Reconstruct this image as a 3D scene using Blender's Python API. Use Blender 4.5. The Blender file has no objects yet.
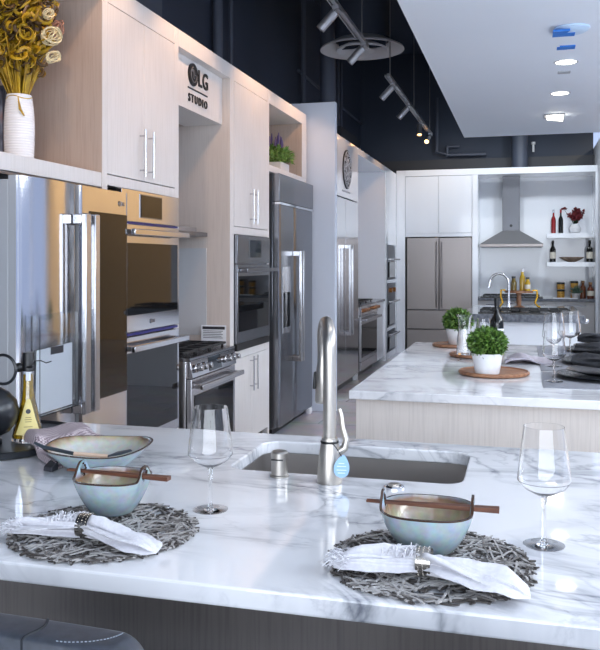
import bpy, bmesh, math, random
from mathutils.bvhtree import BVHTree
from mathutils import Vector, Matrix
PI = math.pi
sc = bpy.context.scene
COL = sc.collection
rnd = random.Random(7)

# ------------------------------------------------------------------ helpers
def lin(c):
    return tuple(((x/255)/12.92 if x/255 <= .04045 else ((x/255+.055)/1.055)**2.4) for x in c)

class MB:
    """collects shapes (world coordinates) into one mesh"""
    def __init__(s): s.v = []; s.f = []; s.m = []
    def add(s, vs, fs, mi=0):
        b = len(s.v); s.v += [tuple(p) for p in vs]
        s.f += [tuple(i+b for i in f) for f in fs]; s.m += [mi]*len(fs); return s
    def box(s, x0, x1, y0, y1, z0, z1, mi=0):
        x0, x1 = min(x0, x1), max(x0, x1); y0, y1 = min(y0, y1), max(y0, y1); z0, z1 = min(z0, z1), max(z0, z1)
        return s.add([(x0,y0,z0),(x1,y0,z0),(x1,y1,z0),(x0,y1,z0),(x0,y0,z1),(x1,y0,z1),(x1,y1,z1),(x0,y1,z1)],
                     [(0,3,2,1),(4,5,6,7),(0,1,5,4),(1,2,6,5),(2,3,7,6),(3,0,4,7)], mi)
    def hexa(s, p, mi=0):
        return s.add(p, [(0,3,2,1),(4,5,6,7),(0,1,5,4),(1,2,6,5),(2,3,7,6),(3,0,4,7)], mi)
    def lathe(s, prof, c=(0,0,0), seg=32, mi=0, closed=False, axis=None, cap0=True, cap1=True):
        """prof: (r, z) list; axis: 3x3 matrix mapping local to world"""
        n = len(prof); vs = []
        for r, z in prof:
            for k in range(seg):
                a = 2*PI*k/seg
                p = Vector((max(r, 1e-5)*math.cos(a), max(r, 1e-5)*math.sin(a), z))
                if axis is not None: p = axis @ p
                vs.append((p.x+c[0], p.y+c[1], p.z+c[2]))
        fs = []
        for i in range(n if closed else n-1):
            j = (i+1) % n
            for k in range(seg):
                l = (k+1) % seg
                fs.append((i*seg+k, i*seg+l, j*seg+l, j*seg+k))
        if not closed:
            if cap0: fs.append(tuple(range(seg-1, -1, -1)))
            if cap1: fs.append(tuple((n-1)*seg+k for k in range(seg)))
        return s.add(vs, fs, mi)
    def cyl(s, p0, p1, r0, r1=None, seg=20, mi=0):
        p0 = Vector(p0); p1 = Vector(p1); d = p1-p0
        q = d.to_track_quat('Z', 'Y').to_matrix()
        return s.lathe([(r0, 0), (r0 if r1 is None else r1, d.length)], p0, seg, mi, axis=q)
    def tube(s, pts, r, seg=10, mi=0, flat=1.0, up=None):
        pts = [Vector(p) for p in pts]; n = len(pts); vs = []; N = None
        for i, p in enumerate(pts):
            t = (pts[min(i+1, n-1)]-pts[max(i-1, 0)]).normalized()
            if N is None:
                N = Vector(up) if up else (Vector((0,0,1)) if abs(t.z) < .9 else Vector((1,0,0)))
            N = (N - t*N.dot(t)).normalized(); B = t.cross(N)
            rr = r[i] if isinstance(r, (list, tuple)) else r
            for k in range(seg):
                a = 2*PI*k/seg
                vs.append(p + N*math.cos(a)*rr*flat + B*math.sin(a)*rr)
        fs = []
        for i in range(n-1):
            for k in range(seg):
                l = (k+1) % seg
                fs.append((i*seg+k, i*seg+l, (i+1)*seg+l, (i+1)*seg+k))
        fs.append(tuple(range(seg-1, -1, -1))); fs.append(tuple((n-1)*seg+k for k in range(seg)))
        return s.add(vs, fs, mi)
    def sphere(s, c, r, seg=20, rings=12, mi=0, sz=1.0):
        return s.lathe([(r*math.sin(PI*i/rings), -r*sz*math.cos(PI*i/rings)) for i in range(rings+1)], c, seg, mi)
    def leaf(s, p, d, n, L, W, mi=0):
        p = Vector(p); d = Vector(d).normalized(); n = Vector(n); n = (n-d*n.dot(d)).normalized(); w = d.cross(n)
        return s.add([p, p+d*L*.45+w*W*.5+n*L*.06, p+d*L, p+d*L*.45-w*W*.5+n*L*.06, p+d*L*.5-n*L*.03],
                     [(0,1,4), (1,2,4), (2,3,4), (3,0,4)], mi)
    def build(s, name, mats, parent=None, smooth=True, bevel=0, loc=None, sharp=35):
        o_loc = Vector((0,0,0))
        if parent is not None: o_loc = Vector(parent['_org'])
        elif loc is not None: o_loc = Vector(loc)
        me = bpy.data.meshes.new(name)
        me.from_pydata([tuple(Vector(p)-o_loc) for p in s.v], [], s.f)
        mats = mats if isinstance(mats, (list, tuple)) else [mats]
        for m in mats: me.materials.append(m)
        for i, p in enumerate(me.polygons): p.material_index = s.m[i]
        bm = bmesh.new(); bm.from_mesh(me); bmesh.ops.recalc_face_normals(bm, faces=bm.faces); bm.to_mesh(me); bm.free()
        if smooth:
            me.polygons.foreach_set('use_smooth', [True]*len(me.polygons)); me.set_sharp_from_angle(angle=math.radians(sharp))
        me.update()
        o = bpy.data.objects.new(name, me); COL.objects.link(o)
        if parent is not None: o.parent = parent
        else: o.location = o_loc
        o['_org'] = tuple(o_loc)
        if bevel:
            b = o.modifiers.new('bevel', 'BEVEL'); b.width = bevel; b.segments = 2; b.limit_method = 'ANGLE'; b.angle_limit = math.radians(40)
        return o

def tag(o, label, cat, group=None):
    o['label'] = label; o['category'] = cat
    if group: o['group'] = group
    return o
def thing(name, loc, label, cat, group=None):
    o = bpy.data.objects.new(name, None); COL.objects.link(o); o.location = loc; o['_org'] = tuple(loc); o.empty_display_size = .05
    return tag(o, label, cat, group)
def struct(o): o['kind'] = 'structure'; return o
def copy_tree(o, parent=None):
    c = o.copy(); COL.objects.link(c)
    if parent is not None: c.parent = parent
    for ch in list(o.children): copy_tree(ch, c)
    return c
def dup(o, loc, label, rz=0, group=None, scale=None):
    c = copy_tree(o); c.location = loc; c.rotation_euler = (0, 0, rz); c['label'] = label
    if group: c['group'] = group
    if scale: c.scale = scale
    return c
def text_mb(txt, size, org, ax, ay, depth=.003, bold=0.0, spacing=1.0, width=None):
    """lettering as a mesh; ax reading direction, ay up, origin bottom-left"""
    cu = bpy.data.curves.new('lettering', 'FONT'); cu.body = txt; cu.size = size; cu.extrude = depth/2; cu.offset = bold; cu.space_character = spacing; cu.resolution_u = 4
    ob = bpy.data.objects.new('lettering_source', cu); COL.objects.link(ob)
    dg = bpy.context.evaluated_depsgraph_get(); me = bpy.data.meshes.new_from_object(ob.evaluated_get(dg))
    ax = Vector(ax).normalized(); ay = Vector(ay).normalized(); az = ax.cross(ay); org = Vector(org)
    xs = [v.co.x for v in me.vertices]; kx = width/(max(xs)-min(xs)) if width else 1; x0 = min(xs) if width else 0
    m = MB(); m.add([org+ax*(v.co.x-x0)*kx+ay*v.co.y+az*v.co.z for v in me.vertices], [tuple(p.vertices) for p in me.polygons])
    bpy.data.objects.remove(ob); bpy.data.curves.remove(cu); bpy.data.meshes.remove(me)
    return m

# ------------------------------------------------------------------ materials
def mat(name, rgb, rough=.5, metal=0., spec=.5, **kw):
    m = bpy.data.materials.new(name); m.use_nodes = True
    b = m.node_tree.nodes['Principled BSDF']
    b.inputs['Base Color'].default_value = (*lin(rgb), 1); b.inputs['Roughness'].default_value = rough
    b.inputs['Metallic'].default_value = metal; b.inputs['Specular IOR Level'].default_value = spec
    for k, v in kw.items(): b.inputs[k.replace('_', ' ')].default_value = v
    return m
def nodes(m):
    nt = m.node_tree; return nt, nt.nodes['Principled BSDF'], nt.nodes.new, nt.links.new
def noise_col(m, cols, scale=(1,1,1), nscale=5, detail=3, distort=0, pos=None, bump=0, rough=None):
    nt, b, N, L = nodes(m)
    tc = N('ShaderNodeTexCoord'); mp = N('ShaderNodeMapping'); mp.inputs['Scale'].default_value = scale
    nz = N('ShaderNodeTexNoise'); nz.inputs['Scale'].default_value = nscale; nz.inputs['Detail'].default_value = detail; nz.inputs['Distortion'].default_value = distort
    cr = N('ShaderNodeValToRGB'); e = cr.color_ramp.elements
    while len(e) < len(cols): e.new(.5)
    for i, c in enumerate(cols):
        e[i].position = pos[i] if pos else .3+.4*i/(len(cols)-1); e[i].color = (*lin(c), 1)
    L(tc.outputs['Object'], mp.inputs[0]); L(mp.outputs[0], nz.inputs['Vector']); L(nz.outputs['Fac'], cr.inputs[0]); L(cr.outputs[0], b.inputs['Base Color'])
    if bump:
        bp = N('ShaderNodeBump'); bp.inputs['Strength'].default_value = bump; bp.inputs['Distance'].default_value = .002
        L(nz.outputs['Fac'], bp.inputs['Height']); L(bp.outputs[0], b.inputs['Normal'])
    if rough:
        mr = N('ShaderNodeMapRange'); mr.inputs[3].default_value = rough[0]; mr.inputs[4].default_value = rough[1]
        L(nz.outputs['Fac'], mr.inputs[0]); L(mr.outputs[0], b.inputs['Roughness'])
    return m

def wood(name, a, b, rough=.45):
    return noise_col(mat(name, a, rough, spec=.35), [b, a, a], scale=(1, 1, .035), nscale=130, detail=3, pos=[.32, .55, .8], bump=.05)
CAB = wood('pale_grain_laminate', (226, 222, 219), (219, 215, 211))
PANEL = wood('recess_shaded_laminate', (182, 164, 152), (174, 156, 144))  # cabinet wood with the shade inside the recesses put into its colour
PANEL2 = wood('half_shaded_laminate', (208, 197, 189), (201, 190, 182))  # cabinet wood with part of the alcove shade put into its colour
APRON = wood('overhang_shaded_laminate', (118, 112, 108), (106, 100, 97))  # light wood with the shade under the overhang put into its grey
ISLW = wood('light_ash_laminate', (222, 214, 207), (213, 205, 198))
GLOSS = mat('white_lacquer', (232, 235, 240), .08, spec=.45, Coat_Weight=.3, Coat_Roughness=.03)
WHITE = mat('white_paint', (226, 229, 234), .5)
DIVID = mat('pale_blue_grey_paint', (208, 217, 231), .45)
SOFF = noise_col(mat('soffit_paint', (214, 219, 226), .6), [(228, 236, 246), (232, 240, 250)], nscale=.6)
BLACKW = noise_col(mat('black_wall_paint', (56, 63, 78), .6, spec=.3), [(52, 60, 74), (60, 68, 84)], nscale=.7)
DUCT = mat('dark_duct_paint', (76, 83, 98), .5)
CHAR = mat('charcoal_bulkhead_paint', (54, 56, 62), .6)
def steel(name, rgb, r=(.16, .3), aniso=.5):
    m = mat(name, rgb, .22, 1.0); m.node_tree.nodes['Principled BSDF'].inputs['Anisotropic'].default_value = aniso
    nt, b, N, L = nodes(m)
    tc = N('ShaderNodeTexCoord'); mp = N('ShaderNodeMapping'); mp.inputs['Scale'].default_value = (1, 1, 60)
    nz = N('ShaderNodeTexNoise'); nz.inputs['Scale'].default_value = 4; nz.inputs['Detail'].default_value = 3
    mr = N('ShaderNodeMapRange'); mr.inputs[3].default_value = r[0]; mr.inputs[4].default_value = r[1]
    L(tc.outputs['Object'], mp.inputs[0]); L(mp.outputs[0], nz.inputs['Vector']); L(nz.outputs['Fac'], mr.inputs[0]); L(mr.outputs[0], b.inputs['Roughness'])
    return m
STEEL = steel('brushed_stainless', (200, 200, 203))
STEELP = steel('polished_stainless_door', (196, 196, 200), (.09, .15), .2)
STEELD = steel('dark_stainless', (134, 136, 141), (.16, .28))
NICKEL = steel('brushed_nickel', (192, 186, 178), (.3, .4))
CHROME = mat('chrome', (225, 226, 230), .06, 1.0)
BLKGLASS = mat('black_oven_glass', (12, 13, 15), .03, spec=.26)
BLACK = mat('black_plastic', (22, 22, 24), .4)
IRON = mat('cast_iron', (30, 31, 34), .45)
BLKGLZ = noise_col(mat('black_satin_ceramic', (26, 28, 32), .28), [(20, 21, 25), (36, 39, 44)], nscale=14)
SCREEN = mat('display_glass', (28, 38, 46), .05, spec=.8)
BLUE = mat('blue_trim_film', (22, 27, 112), .3)
GREY = mat('fridge_side_grey', (172, 174, 178), .45)
WHT = mat('white_ceramic', (238, 238, 240), .25, spec=.5)
GLASS = mat('clear_glass', (255, 255, 255), 0., Transmission_Weight=1., IOR=1.42)
ACRYL = mat('clear_acrylic', (247, 250, 252), .02, Transmission_Weight=1., IOR=1.3)
PAPER = mat('white_paper', (236, 238, 242), .6)
INK = mat('dark_ink', (52, 52, 60), .5)
RED = mat('red_print', (170, 40, 50), .5)
LEAF = noise_col(mat('box_leaf_green', (60, 120, 40), .45), [(40, 66, 28), (82, 120, 46), (150, 178, 92)], nscale=40, pos=[.3, .5, .75])  # pale and dark ramp ends put leaf highlights and shadows into the colour
LEAF2 = noise_col(mat('pale_leaf_green', (96, 140, 60), .5), [(66, 118, 44), (140, 172, 88)], nscale=30)
LEAFD = mat('dark_leaf_core', (24, 54, 22), .8)
BOARD = noise_col(mat('acacia_wood', (150, 104, 74), .4), [(118, 76, 52), (176, 128, 94)], scale=(1, 8, 1), nscale=9, detail=4)
CHOP = noise_col(mat('chopstick_wood', (110, 62, 40), .4), [(80, 46, 34), (112, 70, 50)], scale=(2, 20, 20), nscale=8)
LINEN = noise_col(mat('white_linen', (240, 240, 244), .85), [(208, 207, 212), (222, 221, 226)], nscale=120, bump=.1)
LEATHER = noise_col(mat('blue_black_leather', (60, 64, 72), .4), [(54, 58, 65), (66, 70, 79)], nscale=60, bump=.15)
STITCH = mat('pale_stitching', (150, 160, 172), .7)
STRAWD = mat('dark_brown_straw', (74, 69, 66), .45)
STRAW = mat('grey_straw', (122, 118, 115), .38, .15)
STRAWL = mat('silver_straw', (182, 179, 177), .33, .2)
SILVER = mat('silver_ring_metal', (178, 172, 164), .25, 1.0)
NAPB = noise_col(mat('black_napkin_cloth', (36, 37, 42), .8), [(28, 29, 33), (48, 49, 55)], nscale=80)
MATG = noise_col(mat('grey_placemat_cloth', (134, 136, 143), .7), [(124, 126, 133), (144, 146, 153)], scale=(1, 12, 1), nscale=40)
GCLOTH = noise_col(mat('grey_cloth', (146, 142, 150), .8), [(166, 160, 170), (190, 184, 192)], nscale=60)
SLATE = noise_col(mat('dark_grey_stone_counter', (98, 102, 110), .12), [(78, 82, 90), (124, 128, 136)], nscale=30)
COOKBLK = mat('cooktop_black', (20, 20, 23), .2)
GOLD = mat('gold_ribbon', (186, 140, 26), .45)
noise_col(GOLD, [(120, 88, 6), (208, 170, 36)], nscale=18)
CREAM = mat('cream_curl', (222, 208, 168), .6)
PINKD = mat('dusty_pink_dried_flower', (176, 132, 112), .7)
BROWN = mat('dark_brown_dried_leaf', (82, 62, 34), .7)
TOWEL = mat('taupe_waffle_cloth', (158, 144, 150), .9)
AMBER = wood('amber_wood_panelling', (232, 196, 146), (222, 184, 132))

def marble(name, sc_=1.0, off=(0,0,0), base=(240, 240, 242)):
    m = mat(name, base, .05, spec=.5, Coat_Weight=.2, Coat_Roughness=.02)
    nt, b, N, L = nodes(m)
    tc = N('ShaderNodeTexCoord'); mp = N('ShaderNodeMapping'); mp.inputs['Location'].default_value = off; mp.inputs['Rotation'].default_value = (0, 0, .6); mp.inputs['Scale'].default_value = (sc_, sc_*1.7, sc_)
    L(tc.outputs['Object'], mp.inputs[0])
    def vein(scale, width, distort, detail=6):
        nz = N('ShaderNodeTexNoise'); nz.inputs['Scale'].default_value = scale; nz.inputs['Detail'].default_value = detail; nz.inputs['Distortion'].default_value = distort; nz.inputs['Roughness'].default_value = .55
        L(mp.outputs[0], nz.inputs['Vector'])
        s = N('ShaderNodeMath'); s.operation = 'SUBTRACT'; s.inputs[1].default_value = .5; L(nz.outputs['Fac'], s.inputs[0])
        a = N('ShaderNodeMath'); a.operation = 'ABSOLUTE'; L(s.outputs[0], a.inputs[0])
        r = N('ShaderNodeMapRange'); r.inputs[1].default_value = 0; r.inputs[2].default_value = width; r.inputs[3].default_value = 1; r.inputs[4].default_value = 0; L(a.outputs[0], r.inputs[0])
        p = N('ShaderNodeMath'); p.operation = 'POWER'; p.inputs[1].default_value = 1.6; L(r.outputs[0], p.inputs[0]); return p
    v1 = vein(1.5, .03, 1.2); v2 = vein(3.6, .03, .8); v3 = vein(1.1, .11, 1.6, 5)
    msk = N('ShaderNodeTexNoise'); msk.inputs['Scale'].default_value = 2.2; L(mp.outputs[0], msk.inputs['Vector'])
    mk = N('ShaderNodeMapRange'); mk.inputs[1].default_value = .38; mk.inputs[2].default_value = .58; L(msk.outputs['Fac'], mk.inputs[0])
    def mul(x, y):
        q = N('ShaderNodeMath'); q.operation = 'MULTIPLY'; L(x, q.inputs[0])
        if isinstance(y, float): q.inputs[1].default_value = y
        else: L(y, q.inputs[1])
        return q.outputs[0]
    def addn(x, y):
        q = N('ShaderNodeMath'); q.operation = 'ADD'; q.use_clamp = True; L(x, q.inputs[0]); L(y, q.inputs[1]); return q.outputs[0]
    f = addn(addn(mul(mul(v1.outputs[0], mk.outputs[0]), .54), mul(mul(v2.outputs[0], mk.outputs[0]), .24)), mul(mul(v3.outputs[0], mk.outputs[0]), .46))
    mx = N('ShaderNodeMix'); mx.data_type = 'RGBA'; mx.inputs[6].default_value = (*lin(base), 1); mx.inputs[7].default_value = (*lin((128, 131, 140)), 1)
    L(f, mx.inputs[0]); L(mx.outputs[2], b.inputs['Base Color'])
    return m
MARBLE = marble('white_veined_marble', 1.0, (3.1, .4, 0))
MARBLE2 = marble('white_veined_marble_far', .9, (1.3, 2.2, 0))

def tilefloor():
    m = mat('grey_stone_tile', (150, 150, 154), .15)
    nt, b, N, L = nodes(m)
    tc = N('ShaderNodeTexCoord'); br = N('ShaderNodeTexBrick'); br.inputs['Scale'].default_value = 1; br.inputs['Brick Width'].default_value = 1.2; br.inputs['Row Height'].default_value = .6
    br.inputs['Mortar Size'].default_value = .004; br.inputs['Color1'].default_value = (*lin((186, 186, 190)), 1); br.inputs['Color2'].default_value = (*lin((176, 176, 182)), 1); br.inputs['Mortar'].default_value = (*lin((120, 120, 124)), 1)
    nz = N('ShaderNodeTexNoise'); nz.inputs['Scale'].default_value = 3; nz.inputs['Detail'].default_value = 5
    mx = N('ShaderNodeMix'); mx.data_type = 'RGBA'; mx.blend_type = 'SOFT_LIGHT'; mx.inputs[0].default_value = .6
    L(tc.outputs['Object'], br.inputs['Vector']); L(tc.outputs['Object'], nz.inputs['Vector']); L(br.outputs['Color'], mx.inputs[6]); L(nz.outputs['Color'], mx.inputs[7]); L(mx.outputs[2], b.inputs['Base Color'])
    return m
FLOOR = tilefloor()
def glaze(name, stops, speck=True):
    """colour bands by height (object z) with a mottled edge: the fired glaze"""
    m = mat(name, stops[0][1], .12, spec=.6)
    nt, b, N, L = nodes(m)
    tc = N('ShaderNodeTexCoord'); sx = N('ShaderNodeSeparateXYZ'); L(tc.outputs['Object'], sx.inputs[0])
    nz = N('ShaderNodeTexNoise'); nz.inputs['Scale'].default_value = 22; nz.inputs['Detail'].default_value = 5; L(tc.outputs['Object'], nz.inputs['Vector'])
    ma = N('ShaderNodeMath'); ma.operation = 'MULTIPLY_ADD'; ma.inputs[1].default_value = .016; L(nz.outputs['Fac'], ma.inputs[0]); L(sx.outputs['Z'], ma.inputs[2])
    mr = N('ShaderNodeMapRange'); mr.inputs[1].default_value = .008; mr.inputs[2].default_value = .108; L(ma.outputs[0], mr.inputs[0])
    cr = N('ShaderNodeValToRGB'); e = cr.color_ramp.elements
    while len(e) < len(stops): e.new(.5)
    for i, (p, c) in enumerate(stops): e[i].position = p; e[i].color = (*lin(c), 1)
    L(mr.outputs[0], cr.inputs[0])
    n2 = N('ShaderNodeTexNoise'); n2.inputs['Scale'].default_value = 60; n2.inputs['Detail'].default_value = 6; L(tc.outputs['Object'], n2.inputs['Vector'])
    mx = N('ShaderNodeMix'); mx.data_type = 'RGBA'; mx.blend_type = 'OVERLAY'; mx.inputs[0].default_value = .35
    L(cr.outputs[0], mx.inputs[6]); L(n2.outputs['Color'], mx.inputs[7])
    hs = N('ShaderNodeHueSaturation'); hs.inputs['Saturation'].default_value = .9; L(mx.outputs[2], hs.inputs['Color']); L(hs.outputs[0], b.inputs['Base Color'])
    return m
GL_OUT = glaze('celadon_glaze_outside', [(0, (138, 156, 162)), (.4, (160, 178, 184)), (.75, (168, 186, 192)), (1, (136, 152, 158))])
GL_IN = glaze('olive_glaze_inside', [(0, (168, 162, 138)), (.45, (178, 168, 140)), (.68, (140, 102, 66)), (.82, (160, 188, 208)), (1, (130, 150, 160))])
GL_RIM = mat('iron_brown_rim', (70, 52, 42), .25)
def emit(name, rgb, s):
    m = mat(name, rgb, .5); b = m.node_tree.nodes['Principled BSDF']; b.inputs['Emission Color'].default_value = (*lin(rgb), 1); b.inputs['Emission Strength'].default_value = s; return m
LAMPW = emit('downlight_lens', (255, 250, 240), 9)
LAMPF = emit('dim_spot_lens', (150, 130, 115), .25)
LAMPO = emit('warm_spot_lens', (255, 190, 120), 8)
FIXT = mat('track_fixture_grey', (150, 152, 158), .35, .6)
WINLT = None

# ------------------------------------------------------------------ the setting
struct(MB().box(-2.75, 6, -3.5, 14.3, -.1, 0).build('floor', FLOOR, smooth=False))
struct(MB().box(-2.95, -2.75, -3.5, 14.3, 0, 5).build('wall_left', BLACKW, smooth=False))
struct(MB().box(-2.75, 1.06, 14.0, 14.2, 0, 5).build('wall_back', BLACKW, smooth=False))
struct(MB().box(1.24, 6, 14.0, 14.2, 0, 5).build('wall_back_wood', AMBER, smooth=False))
struct(MB().box(-2.75, 6, -3.5, 14.2, 5, 5.15).build('ceiling', BLACKW, smooth=False))
struct(MB().box(-.82, 6, -3.5, 11.7, 3.2, 3.5).build('ceiling_soffit', SOFF, smooth=False))
struct(MB().box(1.07, 1.24, 11.72, 14.2, 0, 3.3).build('wall_partition', WHITE, smooth=False))
struct(MB().box(-2.74, 1.06, 13.88, 13.995, 2.93, 3.17).build('trim_back', CHAR, smooth=False))
# right wall: piers between tall window openings
wr = MB()
wr.box(6, 6.2, -3.5, 14.2, 0, .25).box(6, 6.2, -3.5, 14.2, 3.5, 5.15)
for y in (-3.5, -.2, 3.1, 6.4, 9.7, 13.0): wr.box(6, 6.2, y, y+.25 if y < 12 else 14.2, .25, 3.5)
struct(wr.build('wall_right', WHITE, smooth=False))
# high dark services against the black walls
def pillar(name, c, r, z0, z1, label, cat, m=DUCT, grp=None):
    return tag(MB().lathe([(r, z0), (r, z1)], (c[0], c[1], 0), 28).build(name, m, loc=(c[0], c[1], z0)), label, cat, grp)
pillar('round_duct', (-2.28, 9.6), .095, 2.881, 4.99, 'dark grey vertical round duct rising behind the pale divider panel', 'duct')
tag(MB().box(-2.72, -2.6, 5.06, 5.62, 2.9, 4.99).build('square_duct', DUCT, loc=(-2.66, 5.3, 2.9)), 'dark square duct on black wall above the brand sign cabinet, leftmost of the dark ducts', 'duct')
pillar('conduit_pipe', (-2.69, 7.0), .045, 2.9, 4.99, 'dark vertical pipe on the black wall beside the square duct', 'pipe')
pillar('conduit_pipe', (-2.69, 7.35), .02, 2.9, 4.99, 'thin dark vertical pipe, right of the thicker pipe on the black wall', 'pipe')
for i, (y, l) in enumerate([(11.75, 'left'), (11.98, 'middle'), (12.2, 'right')]):
    pillar('conduit_pipe', (-2.69, y), .022, 3.43, 4.99, 'dark conduit running up from the wall mounted box, %s one of three' % l, 'pipe', grp='conduits above the wall box')
pillar('conduit_pipe', (-2.69, 10.0), .03, 2.9, 4.99, 'dark vertical pipe just right of the round duct', 'pipe')
tag(MB().box(-2.749, -2.55, 11.55, 12.7, 2.9, 3.42).build('electrical_box', CHAR, bevel=.01, loc=(-2.6, 12.1, 3.0)), 'square charcoal electrical box high on the black wall', 'electrical box')
tag(MB().cyl((-2.73, 9.9, 3.85), (-2.73, 13.99, 3.85), .02).build('conduit_pipe', DUCT, loc=(-2.68, 11.9, 3.85)), 'horizontal dark conduit crossing the black wall above the electrical box', 'pipe')
pillar('round_column', (-.08, 13.72), .13, 2.95, 4.99, 'round dark column rising above the range hood alcove', 'column')
t = MB().tube([(-1.42, 13.85, 4.2), (-1.42, 13.85, 3.3), (-1.2, 13.85, 3.24), (-.62, 13.85, 3.24)], .025)
t.cyl((-1.25, 13.85, 3.22), (-1.25, 13.85, 3.38), .02).cyl((-1.25, 13.85, 3.38), (-1.05, 13.85, 3.38), .02)
tag(t.build('conduit_pipe', DUCT, loc=(-1.42, 13.85, 3.24)), 'bent dark conduit on the back wall left of the round column', 'pipe')
tag(MB().cyl((.13, 13.975, 3.26), (.13, 13.975, 3.38), .02).cyl((.13, 13.965, 3.38), (.13, 13.965, 3.42), .034).build('sprinkler_head', WHT, loc=(.13, 13.9, 3.26)), 'small white sprinkler fitting on dark back wall right of the round column', 'sprinkler')

# round air diffuser
d = thing('air_diffuser', (-1.72, 8.86, 3.78), 'large round grey ceiling air diffuser with concentric rings under the black ceiling', 'diffuser')
DG = mat('diffuser_grey', (196, 198, 204), .45)
MB().lathe([(.46, .0), (.45, .02), (.30, .10), (.29, .09), (.44, .0)], d['_org'], 48, closed=True).build('outer_cone', DG, d)
MB().lathe([(.285, -.01), (.28, .01), (.19, .055), (.185, .045), (.275, -.012)], d['_org'], 40, closed=True).build('ring', DG, d)
MB().lathe([(.14, -.015), (.06, .02)], d['_org'], 32).build('centre_disc', DG, d)
MB().lathe([(.3, .1), (.3, 1.19)], d['_org'], 32).box(-1.72-.26, -1.72+.26, 8.855, 8.865, 3.8, 3.88).build('neck_duct', BLACKW, d)

# track lights
TX, TZ = -1.39, 3.43
def track(y0, y1, label):
    r = thing('light_track', (TX, y0, TZ), label, 'light track', 'suspended light tracks')
    MB().box(TX-.018, TX+.018, y0, y1, TZ-.018, TZ+.018).box(TX-.045, TX-.03, y0+.02, y1-.3, TZ-.012, TZ+.012).build('rail', FIXT, r, bevel=.003)
    for y in (y0+.12, (y0+y1)/2, y1-.25): MB().cyl((TX, y, TZ+.018), (TX, y, 4.995), .006, seg=8).build('suspension_rod', FIXT, r)
track(1.2, 7.4, 'nearer grey suspended light track ending in front of the round diffuser')
track(8.6, 12.75, 'farther grey suspended light track below and right of the round diffuser')
SPOTS = [(2.1, 0, 'spotlight at the near end of the nearer track, beyond the upper picture edge'), (6.15, 0, 'first spotlight at left on the nearer track, above the round diffuser rim'), (7.25, 0, 'spotlight at the far end of the nearer track, in front of the diffuser'),
         (8.95, 0, 'unlit spotlight nearest the near end of the farther track'), (10.2, 0, 'second spotlight along the farther track, tilted down left'),
         (11.5, 1, 'glowing warm spotlight third along the farther track'), (12.6, 1, 'glowing warm spotlight at the far end of the farther track')]
for i, (y, lit, lab) in enumerate(SPOTS):
    s_ = thing('track_spotlight', (TX, y, TZ), 'grey cylinder ' + lab, 'spotlight', 'track spotlights')
    p0 = Vector((TX-.03, y, TZ-.07)); dv = Vector((-.62, -.12, -.7)).normalized()
    if i == 5: dv = Vector((.05, -.4, -.9)).normalized()
    if i == 6: dv = Vector((-.1, -.9, -.6)).normalized()
    MB().cyl((TX, y, TZ-.018), p0, .012, seg=10).box(TX-.025, TX+.025, y-.06, y+.06, TZ-.045, TZ-.018).build('bracket', FIXT, s_)
    MB().lathe([(.016, -.03), (.036, -.02), (.036, .15), (.032, .15), (.032, .13)], p0, 20, axis=dv.to_track_quat('Z', 'Y').to_matrix(), cap1=False).build('housing', FIXT, s_)
    q = p0+dv*.134
    MB().cyl(q, q+dv*.004, .0315).build('lens', LAMPO if lit else LAMPF, s_)

def spot(loc, to, power, col=(1, .72, .48), size=70, blend=.5, rad=.05):
    l = bpy.data.lights.new('lamp', 'SPOT'); l.energy = power; l.color = col; l.spot_size = math.radians(size); l.spot_blend = blend; l.shadow_soft_size = rad
    o = bpy.data.objects.new('lamp', l); COL.objects.link(o); o.location = loc
    o.rotation_euler = (Vector(to)-Vector(loc)).to_track_quat('-Z', 'Y').to_euler(); return o
# the spots along the two tracks wash the cabinet tops with warm light
for y in (3.6, 4.8, 6.15, 7.25): spot((TX-.16, y-.03, TZ-.2), (-2.15, y, 2.3), 27, (1, .58, .32), size=100, rad=.03)
spot((-1.52, 2.1, 3.5), (-2.4, 3.75, 2.2), 46, (1, .66, .42), size=62, rad=.02)
for y in (8.95, 10.2, 11.5): spot((TX-.16, y-.03, TZ-.2), (-2.1, y, 2.2), 16, (1, .62, .36), size=95)
spot((-1.42, 12.3, TZ-.2), (-1.5, 13.2, 2.7), 14, size=100)

# recessed ceiling fittings in the white soffit
def downlight(x, y, label, on=True, r=.085):
    o = thing('recessed_downlight', (x, y, 3.2), label, 'downlight', 'recessed soffit downlights')
    MB().lathe([(r+.018, -.006), (r+.018, -.001), (r, -.001), (r, -.006)], o['_org'], 32, closed=True).build('trim_ring', WHT, o)
    MB().lathe([(r, -.004), (r, -.001)], o['_org'], 32).build('lens', LAMPW, o)
    return o
downlight(.344, 7.5, 'bright round recessed downlight nearest on the white soffit')
downlight(.348, 8.87, 'bright round recessed downlight second along the white soffit')
o = thing('adjustable_downlight', (.335, 10.2, 3.2), 'tilted square recessed downlight farthest along the white soffit', 'downlight', 'recessed soffit downlights')
MB().box(.22, .45, 10.08, 10.32, 3.185, 3.199).build('trim_frame', mat('grey_trim', (150, 152, 156), .5), o)
MB().hexa([(.25, 10.1, 3.16), (.43, 10.1, 3.135), (.43, 10.26, 3.135), (.25, 10.26, 3.16), (.25, 10.1, 3.184), (.43, 10.1, 3.184), (.43, 10.26, 3.184), (.25, 10.26, 3.184)]).build('lens', LAMPW, o)
TAPE = mat('blue_masking_tape', (40, 120, 210), .6)
o = thing('ceiling_detector', (.335, 6.43, 3.2), 'white round ceiling fitting wrapped in blue masking tape', 'ceiling fitting')
MB().lathe([(.1, -.03), (.13, -.012), (.13, -.001)], o['_org'], 32).build('body', mat('pale_blue_plastic', (190, 215, 240), .4), o)
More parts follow.
